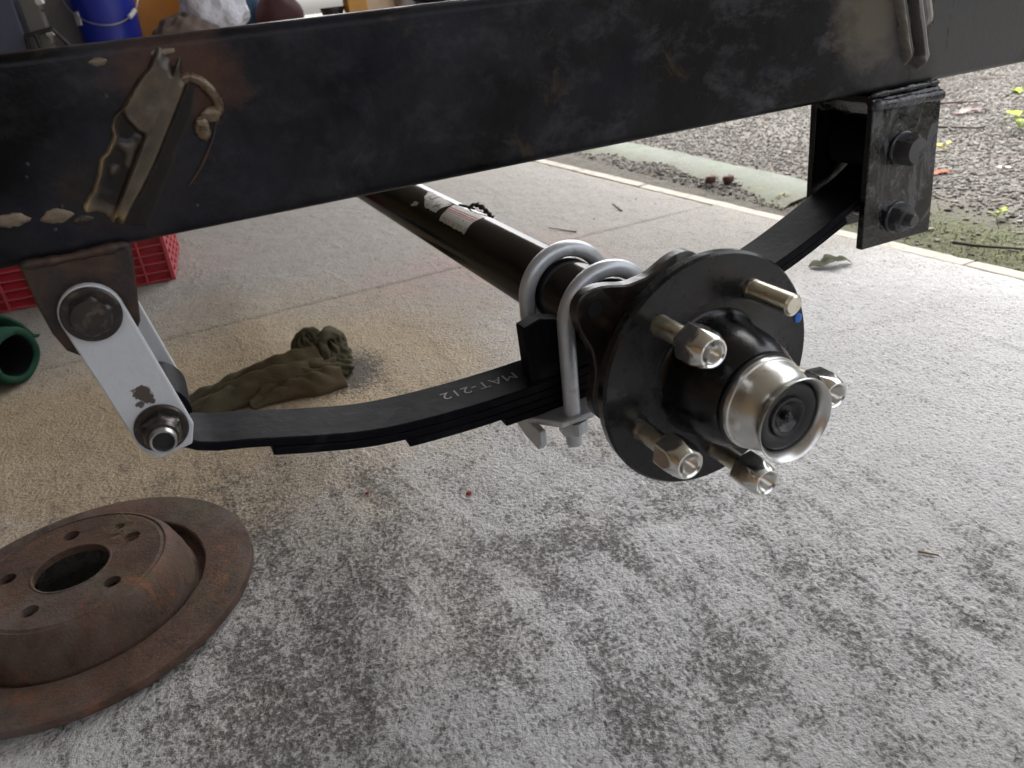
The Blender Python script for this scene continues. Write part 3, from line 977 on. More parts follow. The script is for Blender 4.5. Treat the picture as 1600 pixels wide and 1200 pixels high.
for row in range(9):
    for k in range(12):
        o = b0 if first else b0.copy()
        if not first:
            C.objects.link(o)
        first = False
        o.parent = bw
        o.location = (-2.05 + .0 + .228 * k + (.114 if row % 2 else 0) + .0, 4.612 + rb.uniform(-.003, .003), FLOOR + .25 + .078 * row)


# green hedge across the yard: it stands out of frame but lights and mirrors in the gloss paint
hv = rng.uniform((7.0, -9, -.3), (8.6, 12, 2.6), (9000, 3))
hv[:, 0] += .5 * np.sin(hv[:, 1] * 1.3)
hv[:, 2] = -.3 + (hv[:, 2] + .3) * (.75 + .25 * np.sin(hv[:, 1] * .9 + 1))
dirs = rng.normal(size=(9000, 2, 3)) * .11
HV = np.stack([hv - dirs[:, 0], hv + dirs[:, 1], hv + dirs[:, 0], hv - dirs[:, 1]], 1).reshape(-1, 3)
tag(finish('hedge_foliage', HV, [(4 * i, 4 * i + 1, 4 * i + 2, 4 * i + 3) for i in range(9000)], simple('hedge_leaves', (.07, .12, .03), .55, 0, .5, 2), smooth=False), kind='stuff')

# ------------------------------------------------------------------ the trailer
trailer = empty('trailer', (0, .148, FLOOR))
tag(trailer, 'black steel trailer frame with leaf spring, axle and bare five-stud wheel hub', 'trailer')

# chassis rail: rounded rectangular tube
RY0, RY1, RZ0, RZ1 = .122, .172, .1168, .2152
r_ = .0065
prof = []
for cy, cz, a0 in ((RY1 - r_, RZ1 - r_, 0), (RY0 + r_, RZ1 - r_, 90), (RY0 + r_, RZ0 + r_, 180), (RY1 - r_, RZ0 + r_, 270)):
    for i in range(7):
        a = math.radians(a0 + 15 * i)
        prof.append((cy + r_ * math.cos(a), cz + r_ * math.sin(a)))
rail = MB().prism(prof, -1.15, 1.25, 'yz').make('chassis_rail', MT['rail'], trailer, angle=30)


def scar(poly, proud, mat, name, label=None, inset=.0, jag=.0006, seed=1):
    rr = random.Random(seed)
    pts = []
    n = len(poly)
    for i in range(n):
        a, b = poly[i], poly[(i + 1) % n]
        L = math.hypot(b[0] - a[0], b[1] - a[1])
        k = max(1, int(L / .0035))
        for j in range(k):
            t = j / k
            pts.append((a[0] + (b[0] - a[0]) * t + rr.uniform(-jag, jag), a[1] + (b[1] - a[1]) * t + rr.uniform(-jag, jag)))
    o = MB().prism(pts, RY0 - proud, RY0 + .003, 'xz').make(name, mat, rail, bevel=min(.0016, proud * .45), smooth=True)
    if label:
        o['label'] = label
    return o


def bead(path, r, mat, name, parent, bump=.28, step=.0022, seed=2, flat=1.0, label=None):
    rr = random.Random(seed)
    pts = catmull(path, 14)
    ph = rr.uniform(0, 6)
    cum = 0
    rad = []
    for i, p in enumerate(pts):
        if i:
            cum += float(np.linalg.norm(pts[i] - pts[i - 1]))
        e = min(1.0, (i + 1) / 4, (len(pts) - i) / 4)
        rad.append(r * e ** .5 * (1 + bump * .55 * (math.sin(cum / .0053 + ph) + .6 * math.sin(cum / .0021 + 2.3 * ph) + .5 * math.sin(cum / .0011 + 4.1 * ph)) * .6))
    o = MB().tube(pts, rad, 12, True, flat).make(name, mat, parent, angle=70)
    if label:
        o['label'] = label
    return o


Y = RY0
# torn-off brackets: relief patches of torn and melted steel on the rail face
def vnoise(seed):
    rr = np.random.default_rng(seed)
    tb = rr.uniform(-1, 1, (64, 64))

    def fn(a, b):
        a, b = a % 63, b % 63
        i, j = int(a), int(b)
        fa, fb = a - i, b - j
        fa, fb = fa * fa * (3 - 2 * fa), fb * fb * (3 - 2 * fb)
        i2, j2 = (i + 1) % 64, (j + 1) % 64
        return (tb[i, j] * (1 - fa) + tb[i2, j] * fa) * (1 - fb) + (tb[i, j2] * (1 - fa) + tb[i2, j2] * fa) * fb
    return fn


def relief_patch(name, p0, p1, half, height, ns, nt, label=None, mat=None):
    """p0 to p1 is the long axis on the rail face (x, z); height(s, t) gives (relief in metres, tone 0..1)"""
    ax = Vector((p1[0] - p0[0], p1[1] - p0[1]))
    L = ax.length
    ax /= L
    nr = Vector((ax.y, -ax.x))
    V, F, T = [], [], []
    for j in range(nt + 1):
        for i in range(ns + 1):
            s, t = i / ns, j / nt * 2 - 1
            h, tone = height(s, t)
            x = p0[0] + ax.x * L * s + nr.x * half * t
            z = p0[1] + ax.y * L * s + nr.y * half * t
            V.append((x, RY0 + .0006 - h, min(z, RZ1 - .004)))
            T.append(tone)
    for j in range(nt):
        for i in range(ns):
            k = j * (ns + 1) + i
            if max(V[q][1] for q in (k, k + 1, k + ns + 2, k + ns + 1)) > RY0 + .0005 and min(V[q][1] for q in (k, k + 1, k + ns + 2, k + ns + 1)) > RY0 + .0005:
                continue
            F.append((k, k + 1, k + ns + 2, k + ns + 1))
    o = finish(name, V, F, mat or MT['torn'], rail, angle=50)
    at = o.data.attributes.new('tone', 'FLOAT', 'POINT')
    at.data.foreach_set('value', T)
    if label:
        o['label'] = label
    return o


def smooth(a, b, x):
    x = min(1, max(0, (x - a) / (b - a)))
    return x * x * (3 - 2 * x)


na, nb_, nc = vnoise(3), vnoise(8), vnoise(21)


def left_height(s, t):
    w = .13 * na(s * 7, 1.5) + .05 * nb_(s * 22, 4)
    lo, hi = -.84 + .25 * smooth(.55, 1, s) + w, .86 - .25 * smooth(.7, 1, s) + .35 * w
    inside = smooth(lo - .06, lo + .08, t) * smooth(hi + .12, hi - .14, t) * smooth(-.0, .06, s + .02 * nb_(t * 6, 2)) * smooth(1.0, .90, s + .05 * na(t * 4, 7))
    soft_ = na(s * 11, t * 3)
    h, tone = .0014 + .0002 * soft_, .08
    c = .02 + .10 * math.sin(3 * s) - .07 * smooth(.5, 1.0, s)
    wd = .24 - .08 * smooth(.45, 0, s) + .10 * smooth(.5, .9, s)
    left_ = (c - wd) * smooth(.66, .50, s + .04 * nb_(t * 3, 6)) + (lo + .02) * (1 - smooth(.66, .50, s + .04 * nb_(t * 3, 6)))
    # flat stub: a wide tan plate above, a narrow strip below
    pl = smooth(left_ - .05, left_ + .09, t) * smooth(c + wd + .05, c + wd - .06, t)
    h += pl * (.0034 + .0002 * soft_ - .0012 * smooth(.2, 0, s))
    tone += pl * (.29 + .07 * soft_ + .10 * smooth(c, c + wd, t))
    # burnt pits between the edge bead and the strip, low down
    pit = smooth(.70, .52, s) * smooth(.06, .14, s) * smooth(lo + .10, lo + .22, t) * smooth(c - wd + .02, c - wd - .10, t)
    pn = na(s * 14, t * 4)
    h += pit * (-.0004 + .0014 * max(0, pn))
    tone += pit * (-.04 + .40 * max(0, pn - .2))
    # melted bead along the torn edge
    e = math.exp(-((t - lo - .06) / .07) ** 2)
    h += e * (.0016 + .0006 * na(s * 24, 9)) * smooth(.9, .7, s)
    tone += e * (.50 + .30 * na(s * 13, 3)) * (1.0 - .75 * smooth(.40, .62, s))
    # dark glossy cut on the right of the stub, its shade put into the tone
    cut = smooth(c + wd - .02, c + wd + .08, t)
    tone = tone * (1 - .9 * cut) + cut * (.03 + .07 * max(0, soft_))
    h -= cut * .0003
    bt = smooth(.15, .03, s)
    tone += bt * (.22 + .25 * na(t * 4, 5)) * (1 - cut)
    up = smooth(.84, .96, s)
    tone = tone * (1 - up) + up * (.22 + .08 * soft_)
    return h * inside - .0008 * (1 - inside), min(1, max(0, tone))


relief_patch('weld_scar', (-.2945, .1290), (-.2400, .2045), .0190, left_height, 150, 64, 'golden-brown torn weld scar of a removed bracket')
bead([(-.2440, Y + .0008, .1925), (-.2385, Y - .0006, .1945), (-.2330, Y - .0012, .1915), (-.2290, Y - .0010, .1855), (-.2275, Y + .0002, .1800), (-.2295, Y + .001, .1750)], .0029, MT['drop'], 'weld_bead', rail, .10, .003, 9)
bead([(-.2300, Y - .0004, .1740), (-.2345, Y - .0006, .1640), (-.2440, Y - .0006, .1510), (-.2530, Y - .0004, .1420)], .0006, MT['heat'], 'weld_bead', rail, .4, .0015, 10)
MB().blob((-.2385, Y - .0012, .1690), (.0040, .0020, .0062), .06, 3, 28, 18).make('weld_drop', MT['drop'], rail, angle=80)
MB().blob((-.2322, Y - .0008, .1752), (.0054, .0018, .0040), .06, 4, 28, 18).make('weld_drop', MT['drop'], rail, angle=80)
for (bx, bz, sx, sz, sd) in ((-.3385, .1408, .0080, .0034, 5), (-.3190, .1388, .0074, .0036, 6), (-.2775, .2068, .0042, .0019, 7), (-.3080, .1345, .0050, .0022, 15), (-.247, .2075, .006, .0018, 18)):
    MB().blob((bx, Y + .0002, bz), (sx, .0011, sz), .16, sd, 22, 9).make('weld_spatter', MT['pale'] if sd != 15 else MT['scar'], rail, angle=80)
for k in range(9):
    MB().blob((-.26 + random.uniform(-.07, .05), Y + .0002, .165 + random.uniform(-.04, .04)), (.0011, .0008, .0010), .3, 40 + k, 8, 5).make('weld_spatter', MT['scar'], rail, angle=80)
# torn-off bracket on the right: three torn fingers of plate
FING = [(-.60, .22, .34, .70, .0034), (-.06, .10, .27, .98, .0080), (.50, .06, .20, .86, .0060)]


def right_height(s, t):
    rough = nb_(s * 40, t * 9) * .5 + nc(s * 80, t * 20) * .5
    h, tone = -.0008, .08
    base = smooth(.95, .7, abs(t + .15) + .15 * na(s * 8, 2)) * smooth(.92, .7, s + .1 * na(t * 4, 1))
    h = max(h, base * (.0012 + .0005 * rough) - .0006)
    tone = .18 + .08 * rough
    for (t0, lean, wd, end, hh) in FING:
        c = t0 + lean * s + .05 * na(s * 6, 9 + t0)
        e = smooth(end + .02, end - .10, s)
        k = smooth(c - wd - .05, c - wd + .04, t) * smooth(c + wd + .05, c + wd - .04, t) * e
        edge = math.exp(-((t - c + wd * .75) / .07) ** 2) + .7 * math.exp(-((t - c - wd * .8) / .06) ** 2)  # bright edges put the light on the fingers' sides into the tone
        hk = hh * k * (1 + .45 * (t - c) / wd) + .0002 * rough * k
        if hk > h:
            h = hk
            tone = .56 + .44 * edge * k + .06 * rough
        elif k < .3 and abs(t - c) < wd + .18 and e > .3:
            tone *= .6  # tone darkened beside each finger as its painted shadow
    return h, min(1, max(0, tone))


relief_patch('weld_scar', (.2660, .2125), (.3030, .1290), .0230, right_height, 120, 80, 'three torn grey fingers of plate beside the front hanger', MT['torngrey'])

# front spring hanger: bent channel welded under the rail
hang_poly = [(.2465, .1085), (.3215, .1065), (.3305, -.0085), (.2500, -.0075)]
hb = MB()
yo, yi, th = .1165, .1815, .0062
rb_ = .009
arc = []
ring_o = [(yo, 0.0)] + [(yo + rb_ - rb_ * math.cos(math.radians(a)), 1.0 + math.sin(math.radians(a))) for a in (0, 30, 60, 90)]
# cross-section in y-z (z: 0 at foot, top at web), skewed along x by hang_poly
def hz(s, y, x0, x1, zlo0, zlo1, ztop):
    pass
ztop = .1162
sec = [(yo, None), (yo, ztop - rb_)] + [(yo + rb_ - rb_ * math.cos(math.radians(a)), ztop - rb_ + rb_ * math.sin(math.radians(a))) for a in (30, 60, 90)]
sec += [(yi - rb_ + rb_ * math.cos(math.radians(a)), ztop - rb_ + rb_ * math.sin(math.radians(a))) for a in (90, 60, 30)] + [(yi, ztop - rb_), (yi, None)]
ri_ = rb_ - th
inn = [(yo + th, None), (yo + th, ztop - rb_)] + [(yo + rb_ - ri_ * math.cos(math.radians(a)), ztop - rb_ + ri_ * math.sin(math.radians(a))) for a in (30, 60, 90)]
inn += [(yi - rb_ + ri_ * math.cos(math.radians(a)), ztop - rb_ + ri_ * math.sin(math.radians(a))) for a in (90, 60, 30)] + [(yi - th, ztop - rb_), (yi - th, None)]
loop = sec + inn[::-1]
nL = len(loop)
V = []
for side in (0, 1):
    for (yy, zz) in loop:
        z = (-.0078 if side == 0 else -.0088) if zz is None else zz
        f_ = (z + .008) / .1245
        x = (.2502 + (.2466 - .2502) * f_) if side == 0 else (.3303 + (.3212 - .3303) * f_)
        V.append((x, yy, z))
F = [tuple(range(nL)), tuple(range(2 * nL - 1, nL - 1, -1))] + [(i, (i + 1) % nL, nL + (i + 1) % nL, nL + i) for i in range(nL)]
hanger = finish('spring_hanger', V, F, MT['hanger'], trailer, angle=50, bevel=.0008)
hanger['label'] = 'glossy black channel hanger welded under the front of the rail'
bead([(.2465, .1168, .1085), (.266, .1158, .1080), (.285, .1155, .1078), (.304, .1155, .1072), (.3235, .1162, .1068)], .0044, MT['hanger'], 'weld_bead', hanger, .22, .0030, 21)
bead([(.246, .1205, .1155), (.275, .1200, .1160), (.305, .1205, .1158), (.322, .1210, .1160)], .0026, MT['hanger'], 'weld_bead', hanger, .5, .0040, 22)


def hexbolt(name, c, apo, h, mat, parent, washer=0.0, wh=.0022, dome=.0012, phase=.2, chamfer=True):
    b = MB()
    big = apo * 1.2
    y0 = 0.0
    if washer:
        b.lathe([(0, 0), (0, washer), (-wh * .7, washer), (-wh, washer * .94), (-wh, 0)], 40, c)
        y0 = -wh
    b.lathe([(y0, 0), (y0, big), (y0 - h * .72, big), (y0 - h, apo * .93), (y0 - h - dome * .2, apo * .6), (y0 - h - dome * .3, 0)], 72, c, radial=hexr(apo, phase=phase))
    return b.make(name, mat, parent, angle=28)


hexbolt('bolt', (.2835, .1165, .0705), .0108, .0135, MT['gbolt'], hanger, .0140, phase=.35)
nb = hexbolt('nut', (.2865, .1165, .0135), .0102, .0100, MT['gbolt'], hanger, .0132, phase=.1)
MB().lathe([(0, .0058), (-.0175, .0058), (-.019, .0048), (-.019, 0)], 24, (.2865, .1165, .0135)).make('bolt_end', MT['gbolt'], hanger)
MB().lathe([(.123, .0060), (.175, .0060)], 20, (.2865, 0, .0135)).make('bolt_shank', MT['hanger'], hanger)

# rear shackle hanger: two heat-stained lugs
lug = [(-.3430, .1185), (-.2905, .1185), (-.2935, .0960), (-.2975, .0760), (-.3040, .0660), (-.3160, .0600), (-.3280, .0610), (-.3370, .0690), (-.3405, .0800), (-.3420, .0950)]
sh = MB().prism(lug, .1185, .1245, 'xz').make('shackle_hanger', MT['heat'], trailer, bevel=.001)
sh['label'] = 'heat-rusted lug bracket holding the shackle under the rail'
MB().prism(lug, .1715, .1775, 'xz').make('lug', MT['heat'], sh, bevel=.001)
MB().lathe([(.1245, .0145), (.1715, .0145)], 32, (-.3183, 0, .0887)).make('bushing', MT['rubber'], sh)
bead([(-.343, .1205, .1180), (-.325, .1195, .1175), (-.305, .1195, .1178), (-.291, .1205, .1180)], .0026, MT['heat'], 'weld_bead', sh, .4, .003, 31)

# shackle: two white plates, bolts
TB, BB = Vector((-.3183, 0, .0887)), Vector((-.3049, 0, .0145))
shackle = empty('shackle', (0, 0, 0), trailer)


def sh_plate(y0, y1):
    ax = (BB - TB).normalized()
    sd = Vector((-ax.z, 0, ax.x))
    L = (BB - TB).length
    w = .0158
    pts = []
    for i in range(13):
        a = math.pi * i / 12
        pts.append(TB - ax * (math.sin(a) * w) + sd * (math.cos(a) * w))
    # lower end: clipped corners
    for (s, t) in ((-w, L + .008), (-w * .62, L + .0178), (w * .62, L + .0178), (w, L + .007)):
        pts.append(TB + ax * t + sd * s)
    return MB().prism([(p.x, p.z) for p in pts], y0, y1, 'xz').make('shackle_plate', MT['shackle'], shackle, bevel=.0009)


sh_plate(.1095, .1150)
sh_plate(.1790, .1845)
hexbolt('bolt', (-.3183, .1095, .0887), .0100, .0060, MT['bolt'], shackle, .0148, .0022, phase=.25)
hexbolt('nut', (-.3049, .1095, .0145), .0102, .0085, MT['bolt'], shackle, .0146, .0030, phase=.45)
MB().lathe([(0, .0090), (-.0125, .0094), (-.0150, .0086), (-.0150, .0070)], 40, (-.3049, .1095, .0145)).make('lock_ring', MT['bolt'], shackle)
MB().lathe([(-.010, .0073), (-.0190, .0073), (-.0200, .0068), (-.0198, .0059), (-.0190, .0056), (-.0140, .0054), (-.0130, 0)], 40, (-.3049, .1095, .0145)).make('bolt_end', MT['boltend'], shackle)

MB().lathe([(-.0165, 0), (-.0165, .00545), (-.0140, .00545), (-.0140, 0)], 32, (-.3049, .1095, .0145)).make('bolt_core_shade', MT['holeshade'], shackle)  # dark plug paints the shade inside the bolt end's recess

# leaf spring
spring = empty('leaf_spring', (0, 0, 0), trailer)
ctrl = [(-.303, .0020), (-.294, -.0055), (-.284, -.0112), (-.271, -.0147), (-.257, -.0180), (-.218, -.0292), (-.173, -.0390), (-.110, -.0428), (-.045, -.0418), (0, -.0375), (.08, -.0215), (.17, .0005), (.25, .0335), (.284, .0480)]
cur = np.array(catmull([np.array(c) for c in ctrl], 10))


def spring_z(x):
    return float(np.interp(x, cur[:, 0], cur[:, 1]))


def spring_n(x):
    dz = (spring_z(x + .003) - spring_z(x - .003)) / .006
    return Vector((-dz, 1)).normalized()


LT = .0064


def leaf(x0, x1, d0, d1, eyes=False, y0=.125, y1=.171):
    xs = np.linspace(x0, x1, 60)
    top, bot = [], []
    for x in xs:
        nrm = spring_n(x)
        z = spring_z(x)
        top.append((x - nrm.x * d0, z - nrm.y * d0))
        bot.append((x - nrm.x * d1, z - nrm.y * d1))
    if eyes:
        ex, ez = BB.x, BB.z
        r0, r1 = .0118, .0182
        st = math.atan2(top[0][1] - ez, top[0][0] - ex)
        inn_, out_ = [], []
        for i in range(1, 25):
            a = math.radians(-88) - math.radians(285) * i / 24
            k = min(1.0, i / 4)
            inn_.append((ex + (r0 + (1 - k) * .002) * math.cos(a), ez + (r0 + (1 - k) * .002) * math.sin(a)))
            out_.append((ex + (r1 + (1 - k) * .001) * math.cos(a), ez + (r1 + (1 - k) * .001) * math.sin(a)))
        top = inn_[::-1] + top
        bot = out_[::-1] + bot
        ex, ez = .2835, .0705
        inn_, out_ = [], []
        for i in range(1, 25):
            a = math.radians(-68) + math.radians(285) * i / 24
            inn_.append((ex + .0170 * math.cos(a), ez + .0170 * math.sin(a)))
            out_.append((ex + .0234 * math.cos(a), ez + .0234 * math.sin(a)))
        top = top + inn_
        bot = bot + out_
    n = len(top)
    V = [(x, y0, z) for x, z in top] + [(x, y1, z) for x, z in top] + [(x, y0, z) for x, z in bot] + [(x, y1, z) for x, z in bot]
    F = []
    for i in range(n - 1):
        a, b, c, e = i, n + i, 2 * n + i, 3 * n + i
        F += [(a, a + 1, b + 1, b), (c, e, e + 1, c + 1), (a, c, c + 1, a + 1), (b, b + 1, e + 1, e)]
    F += [(0, n, 3 * n, 2 * n), (n - 1, 3 * n - 1, 4 * n - 1, 2 * n - 1)]
    return finish('leaf', V, F, MT['spring'], spring, angle=30, bevel=.0009)


leaf(-.298, .272, 0.0, LT, True)
leaf(-.2455, .236, LT + .0004, 2 * LT)
leaf(-.1585, .160, 2 * LT + .0004, 3 * LT)
leaf(-.0860, .095, 3 * LT + .0004, 4 * LT)
MB().lathe([(.126, .0116), (.126, .0066), (.170, .0066), (.170, .0116)], 32, (BB.x, 0, BB.z)).make('bushing', MT['rubber'], spring)
MB().lathe([(.115, .0062), (.179, .0062)], 20, (BB.x, 0, BB.z)).make('bolt_shank', MT['bolt'], spring)
MB().lathe([(.126, .0166), (.126, .0070), (.170, .0070), (.170, .0166)], 32, (.2835, 0, .0705)).make('bushing', MT['rubber'], spring)
# stencilled text on the top leaf, reading upside down from here
fc = bpy.data.curves.new('lettering', 'FONT')
fc.body = 'MAT-212'
fc.size = .0165
fc.align_x = 'LEFT'
fc.space_character = 1.08
fc.resolution_u = 3
tmp = bpy.data.objects.new('lettering_curve', fc)
C.objects.link(tmp)
dg = bpy.context.evaluated_depsgraph_get()
tm = bpy.data.meshes.new_from_object(tmp.evaluated_get(dg))
C.objects.unlink(tmp)
bpy.data.objects.remove(tmp)
bm = bmesh.new()
bm.from_mesh(tm)
bmesh.ops.subdivide_edges(bm, edges=[e for e in bm.edges if e.calc_length() > .003], cuts=2)
bmesh.ops.triangulate(bm, faces=bm.faces)
xsL = [v.co.x for v in bm.verts]
wL = max(xsL) - min(xsL)
for v in bm.verts:
    u = (v.co.x - min(xsL)) / wL
    x = -.0640 - u * .0600
    y = .1545 - v.co.y * .92
    v.co = Vector((x, y, spring_z(x) + .0004))
bmesh.ops.recalc_face_normals(bm, faces=bm.faces)
lm = bpy.data.meshes.new('lettering')
bm.to_mesh(lm)
bm.free()
lm.materials.append(MT['stencil'])
lo = bpy.data.objects.new('lettering', lm)
C.objects.link(lo)
attach(lo, trailer)
lo.parent = spring
lo.matrix_parent_inverse = spring.matrix_world.inverted() if False else Matrix.Translation(trailer.location).inverted() if False else Matrix()

# spring saddle between axle and spring
sad = [(-.0620, -.0400), (-.0635, .0035), (-.050, .0075), (-.030, .0020), (-.018, -.0190), (0, -.0255), (.018, -.0190), (.030, .0020), (.050, .0085), (.066, .0060), (.066, -.0150), (.030, -.0305), (.0, -.0368), (-.03, -.0405)]
MB().prism(sad, .1265, .1400, 'xz').make('spring_saddle', MT['spring'], trailer, bevel=.001)


# U-bolts
def u_bolt(y):
    R0 = .0346
    pts = [(-R0, y, z) for z in np.linspace(-.0975, .0008, 12)]
    pts += [(-R0 * math.cos(a), y, .0008 + R0 * math.sin(a)) for a in np.linspace(0, math.pi, 25)[1:-1]]
    pts += [(R0, y, z) for z in np.linspace(.0008, -.0975, 12)]
    o = MB().tube(pts, .0064, 20).make('u_bolt', MT['galv'], trailer, angle=50, bevel=.0008)
    for sx in (-1, 1):
        k = MB().lathe([(-.0755, 0), (-.0755, .02), (-.0855, .02), (-.0865, .0085), (-.0865, 0)], 48, (sx * R0, y, 0), (0, 0, 1), radial=hexr(.0098, phase=.3 + y)).make('nut', MT['galv'], o, angle=28)
        k.parent = o
    return o


def u_bolt_pair():
    for y in (.1172, .1788):
        u_bolt(y)


u_bolt_pair()
# pressed spring plate under the leaves with turned-down ends
spz = -.0700
pl_ = [(-.0655, .130), (-.0640, .166), (-.048, .187), (-.022, .187), (-.012, .178), (.012, .178), (.022, .187), (.048, .187), (.064, .166), (.064, .130), (.048, .108), (.022, .108), (.013, .118), (-.013, .118), (-.020, .109), (-.048, .108)]
sp = MB().prism(pl_, spz - .0052, spz, 'xy')
plate = sp.make('spring_plate', MT['galv'], trailer, bevel=.0012)
for sx in (-1, 1):
    wing = [(.112, spz - .0040), (.172, spz - .0040), (.168, spz - .012), (.140, spz - .0205), (.118, spz - .0225), (.112, spz - .016)]
    MB().prism(wing, sx * .0655 if sx > 0 else -.0655, sx * .0600 if sx > 0 else -.0600, 'yz').make('plate_wing', MT['galv'], plate, bevel=.001)

# axle tube
AR = .0274
axle = MB().lathe([(.086, 0), (.086, AR * .93), (.089, AR), (1.46, AR), (1.46, 0)], 72).make('axle', MT['axle'], trailer, angle=40)


def on_axle(name, corners, mat, nu=14, nv=6, ragged=0.0, seed=0, lift=.0006):
    """corners: (y, degrees) a b c d; bilinear patch bent round the tube"""
    rr = random.Random(seed)
    (a, b, c, e) = corners
    V, F, uv = [], [], []
    for j in range(nv + 1):
        for i in range(nu + 1):
            s, t = i / nu, j / nv
            y = (a[0] * (1 - s) + b[0] * s) * (1 - t) + (e[0] * (1 - s) + c[0] * s) * t
            g = (a[1] * (1 - s) + b[1] * s) * (1 - t) + (e[1] * (1 - s) + c[1] * s) * t
            if i in (0, nu) or j in (0, nv):
                y += rr.uniform(-ragged, ragged)
                g += rr.uniform(-ragged, ragged) * 900
            g = math.radians(g)
            V.append(((AR + lift) * math.cos(g), y, (AR + lift) * math.sin(g)))
            uv.append((s, t))
    for j in range(nv):
        for i in range(nu):
            k = j * (nu + 1) + i
            F.append((k, k + 1, k + nu + 2, k + nu + 1))
    return finish(name, V, F, mat, axle, uvs=uv)


s1 = on_axle('sticker', [(.400, 140), (.333, 140), (.338, 82), (.407, 90)], MT['sticker'], ragged=.0012, seed=3)
s1['label'] = 'red and white printed sticker on the axle tube'
s2 = on_axle('sticker', [(.452, 132), (.4165, 130), (.410, 90), (.492, 84)], MT['paper'], ragged=.0022, seed=4)
s2['label'] = 'torn white sticker on the axle tube'
on_axle('sticker_shred', [(.486, 142), (.470, 139), (.466, 128), (.480, 128)], MT['paper'], 6, 4, .0016, 5, .0012)
# torn dark tag on top of the tube
tg = MB()
P_ = [(.0075, .388, .0262), (.0085, .380, .0310), (.0105, .370, .0322), (.0125, .361, .0300), (.0140, .353, .0262), (.0145, .347, .0235)]
tg.tube(catmull([np.array(p) for p in P_], 6), .0022, 8, True, .55, rfun=lambda i, t, r: r * (1 + .35 * math.sin(i * 1.3) + .2 * math.sin(3 * t + i)))
tg.make('tie_tag', MT['pot'], axle, angle=60)
tg = MB()
tg.tube(catmull([np.array(p) for p in [(.004, .405, .0272), (.006, .396, .0275), (.010, .390, .0262), (.0125, .386, .0246)]], 5), .0016, 8, True, .6)
tg.make('tie_tag', MT['pot'], axle, angle=60)

# four-lobed brake flange welded to the axle
N = 120
lob = []
for i in range(N):
    a = 2 * math.pi * i / N
    k = .5 + .5 * math.cos(4 * (a - math.radians(52)))
    lob.append((a, .0425 + (.0640 - .0425) * k ** 1.5))
bf = MB()
V = []
for yy, sc in ((.0660, .97), (.0672, 1.0), (.0748, 1.0), (.0760, .97)):
    V += [(r * sc * math.cos(a), yy, r * sc * math.sin(a)) for a, r in lob]
V += [(.022 * math.cos(a), .0660, .022 * math.sin(a)) for a, r in lob] + [(.022 * math.cos(a), .0760, .022 * math.sin(a)) for a, r in lob]
F = []
for k in range(3):
    for i in range(N):
        j = (i + 1) % N
        F.append((k * N + i, k * N + j, (k + 1) * N + j, (k + 1) * N + i))
for i in range(N):
    j = (i + 1) % N
    F += [(i, 4 * N + i, 4 * N + j, j), (3 * N + i, 3 * N + j, 5 * N + j, 5 * N + i)]
bf.add(V, F)
bflange = bf.make('brake_flange', MT['cast'], trailer, angle=40)
for k in range(4):
    a = math.radians(52 + 90 * k)
    MB().lathe([(.0655, 0), (.0655, .0052), (.0768, .0052), (.0768, 0)], 24, (.0505 * math.cos(a), 0, .0505 * math.sin(a))).make('bolt_hole_shade', MT['holeshade'], bflange)  # solid dark plugs paint the shade of the flange holes
MB().lathe([(.0762, .0345), (.080, .0320), (.090, .0285), (.092, AR)], 48).make('weld_collar', MT['cast'], bflange)

# wheel hub (the flange face lies in the plane y = 0)
hp = [(.0620, .0), (.0620, .0330), (.0600, .0350), (.0480, .0360), (.0460, .0385), (.0440, .0410), (.0360, .0425), (.0345, .0470), (.0310, .0490), (.0240, .0495), (.0220, .0525), (.0180, .0545), (.0105, .0560),
      (.0095, .0600), (.0092, .0735), (.0080, .0745), (.0018, .0750), (.0, .0735), (.0, .0420), (-.0010, .0396), (-.0030, .0381), (-.0060, .0373), (-.0120, .0369), (-.0230, .0358), (-.0320, .0336), (-.0390, .0306), (-.0411, .0292), (-.0416, .0272), (-.0416, .0)]
hub = MB().lathe(hp, 128).make('wheel_hub', MT['hub'], trailer, angle=34)
hub['label'] = 'black five-stud wheel hub with bright grease cap'
MB().lathe([(-.0412, .0250), (-.0412, .0276), (-.0425, .0284), (-.0440, .0282), (-.0446, .0268), (-.0446, .0250)], 96).make('seal_ring', MT['rubber'], hub)
cap = MB().lathe([(-.0440, .0), (-.0440, .0268), (-.0446, .0276), (-.0466, .0277), (-.0476, .0273), (-.0480, .0264), (-.0495, .0260), (-.0530, .0255), (-.0565, .0245), (-.0595, .0229), (-.0618, .0219), (-.0640, .0216), (-.0662, .0221), (-.0682, .0232),
                  (-.0696, .0242), (-.0704, .0246), (-.0709, .0244), (-.0706, .0239), (-.0690, .0227), (-.0670, .0215), (-.0645, .0207), (-.0600, .0203), (-.0600, .0)], 112).make('grease_cap', MT['cap'], hub, angle=34)
MB().lathe([(-.0615, .0), (-.0615, .0202), (-.0632, .0202), (-.0646, .0194), (-.0650, .0180), (-.0648, .0150), (-.0640, .0128), (-.0632, .0114)], 80).make('rubber_plug', MT['rubber'], hub, angle=50)
MB().lathe([(-.0634, .0118), (-.0650, .0111), (-.0650, .0099), (-.0640, .0086), (-.0622, .0070), (-.0612, .0050), (-.0610, 0)], 64).make('plug_cup', MT['cup'], hub, angle=50)
MB().lathe([(-.0612, .0030), (-.0650, .0028), (-.0664, .0016), (-.0664, 0)], 24).make('grease_nipple', MT['cup'], hub)
PCD, PHI = .0551, 1.0324
ns = 80


def nut_rad(t, s, r):
    hx = .0101 / math.cos(((t + .2) % (math.pi / 3)) - math.pi / 6)
    return min(hx, r)


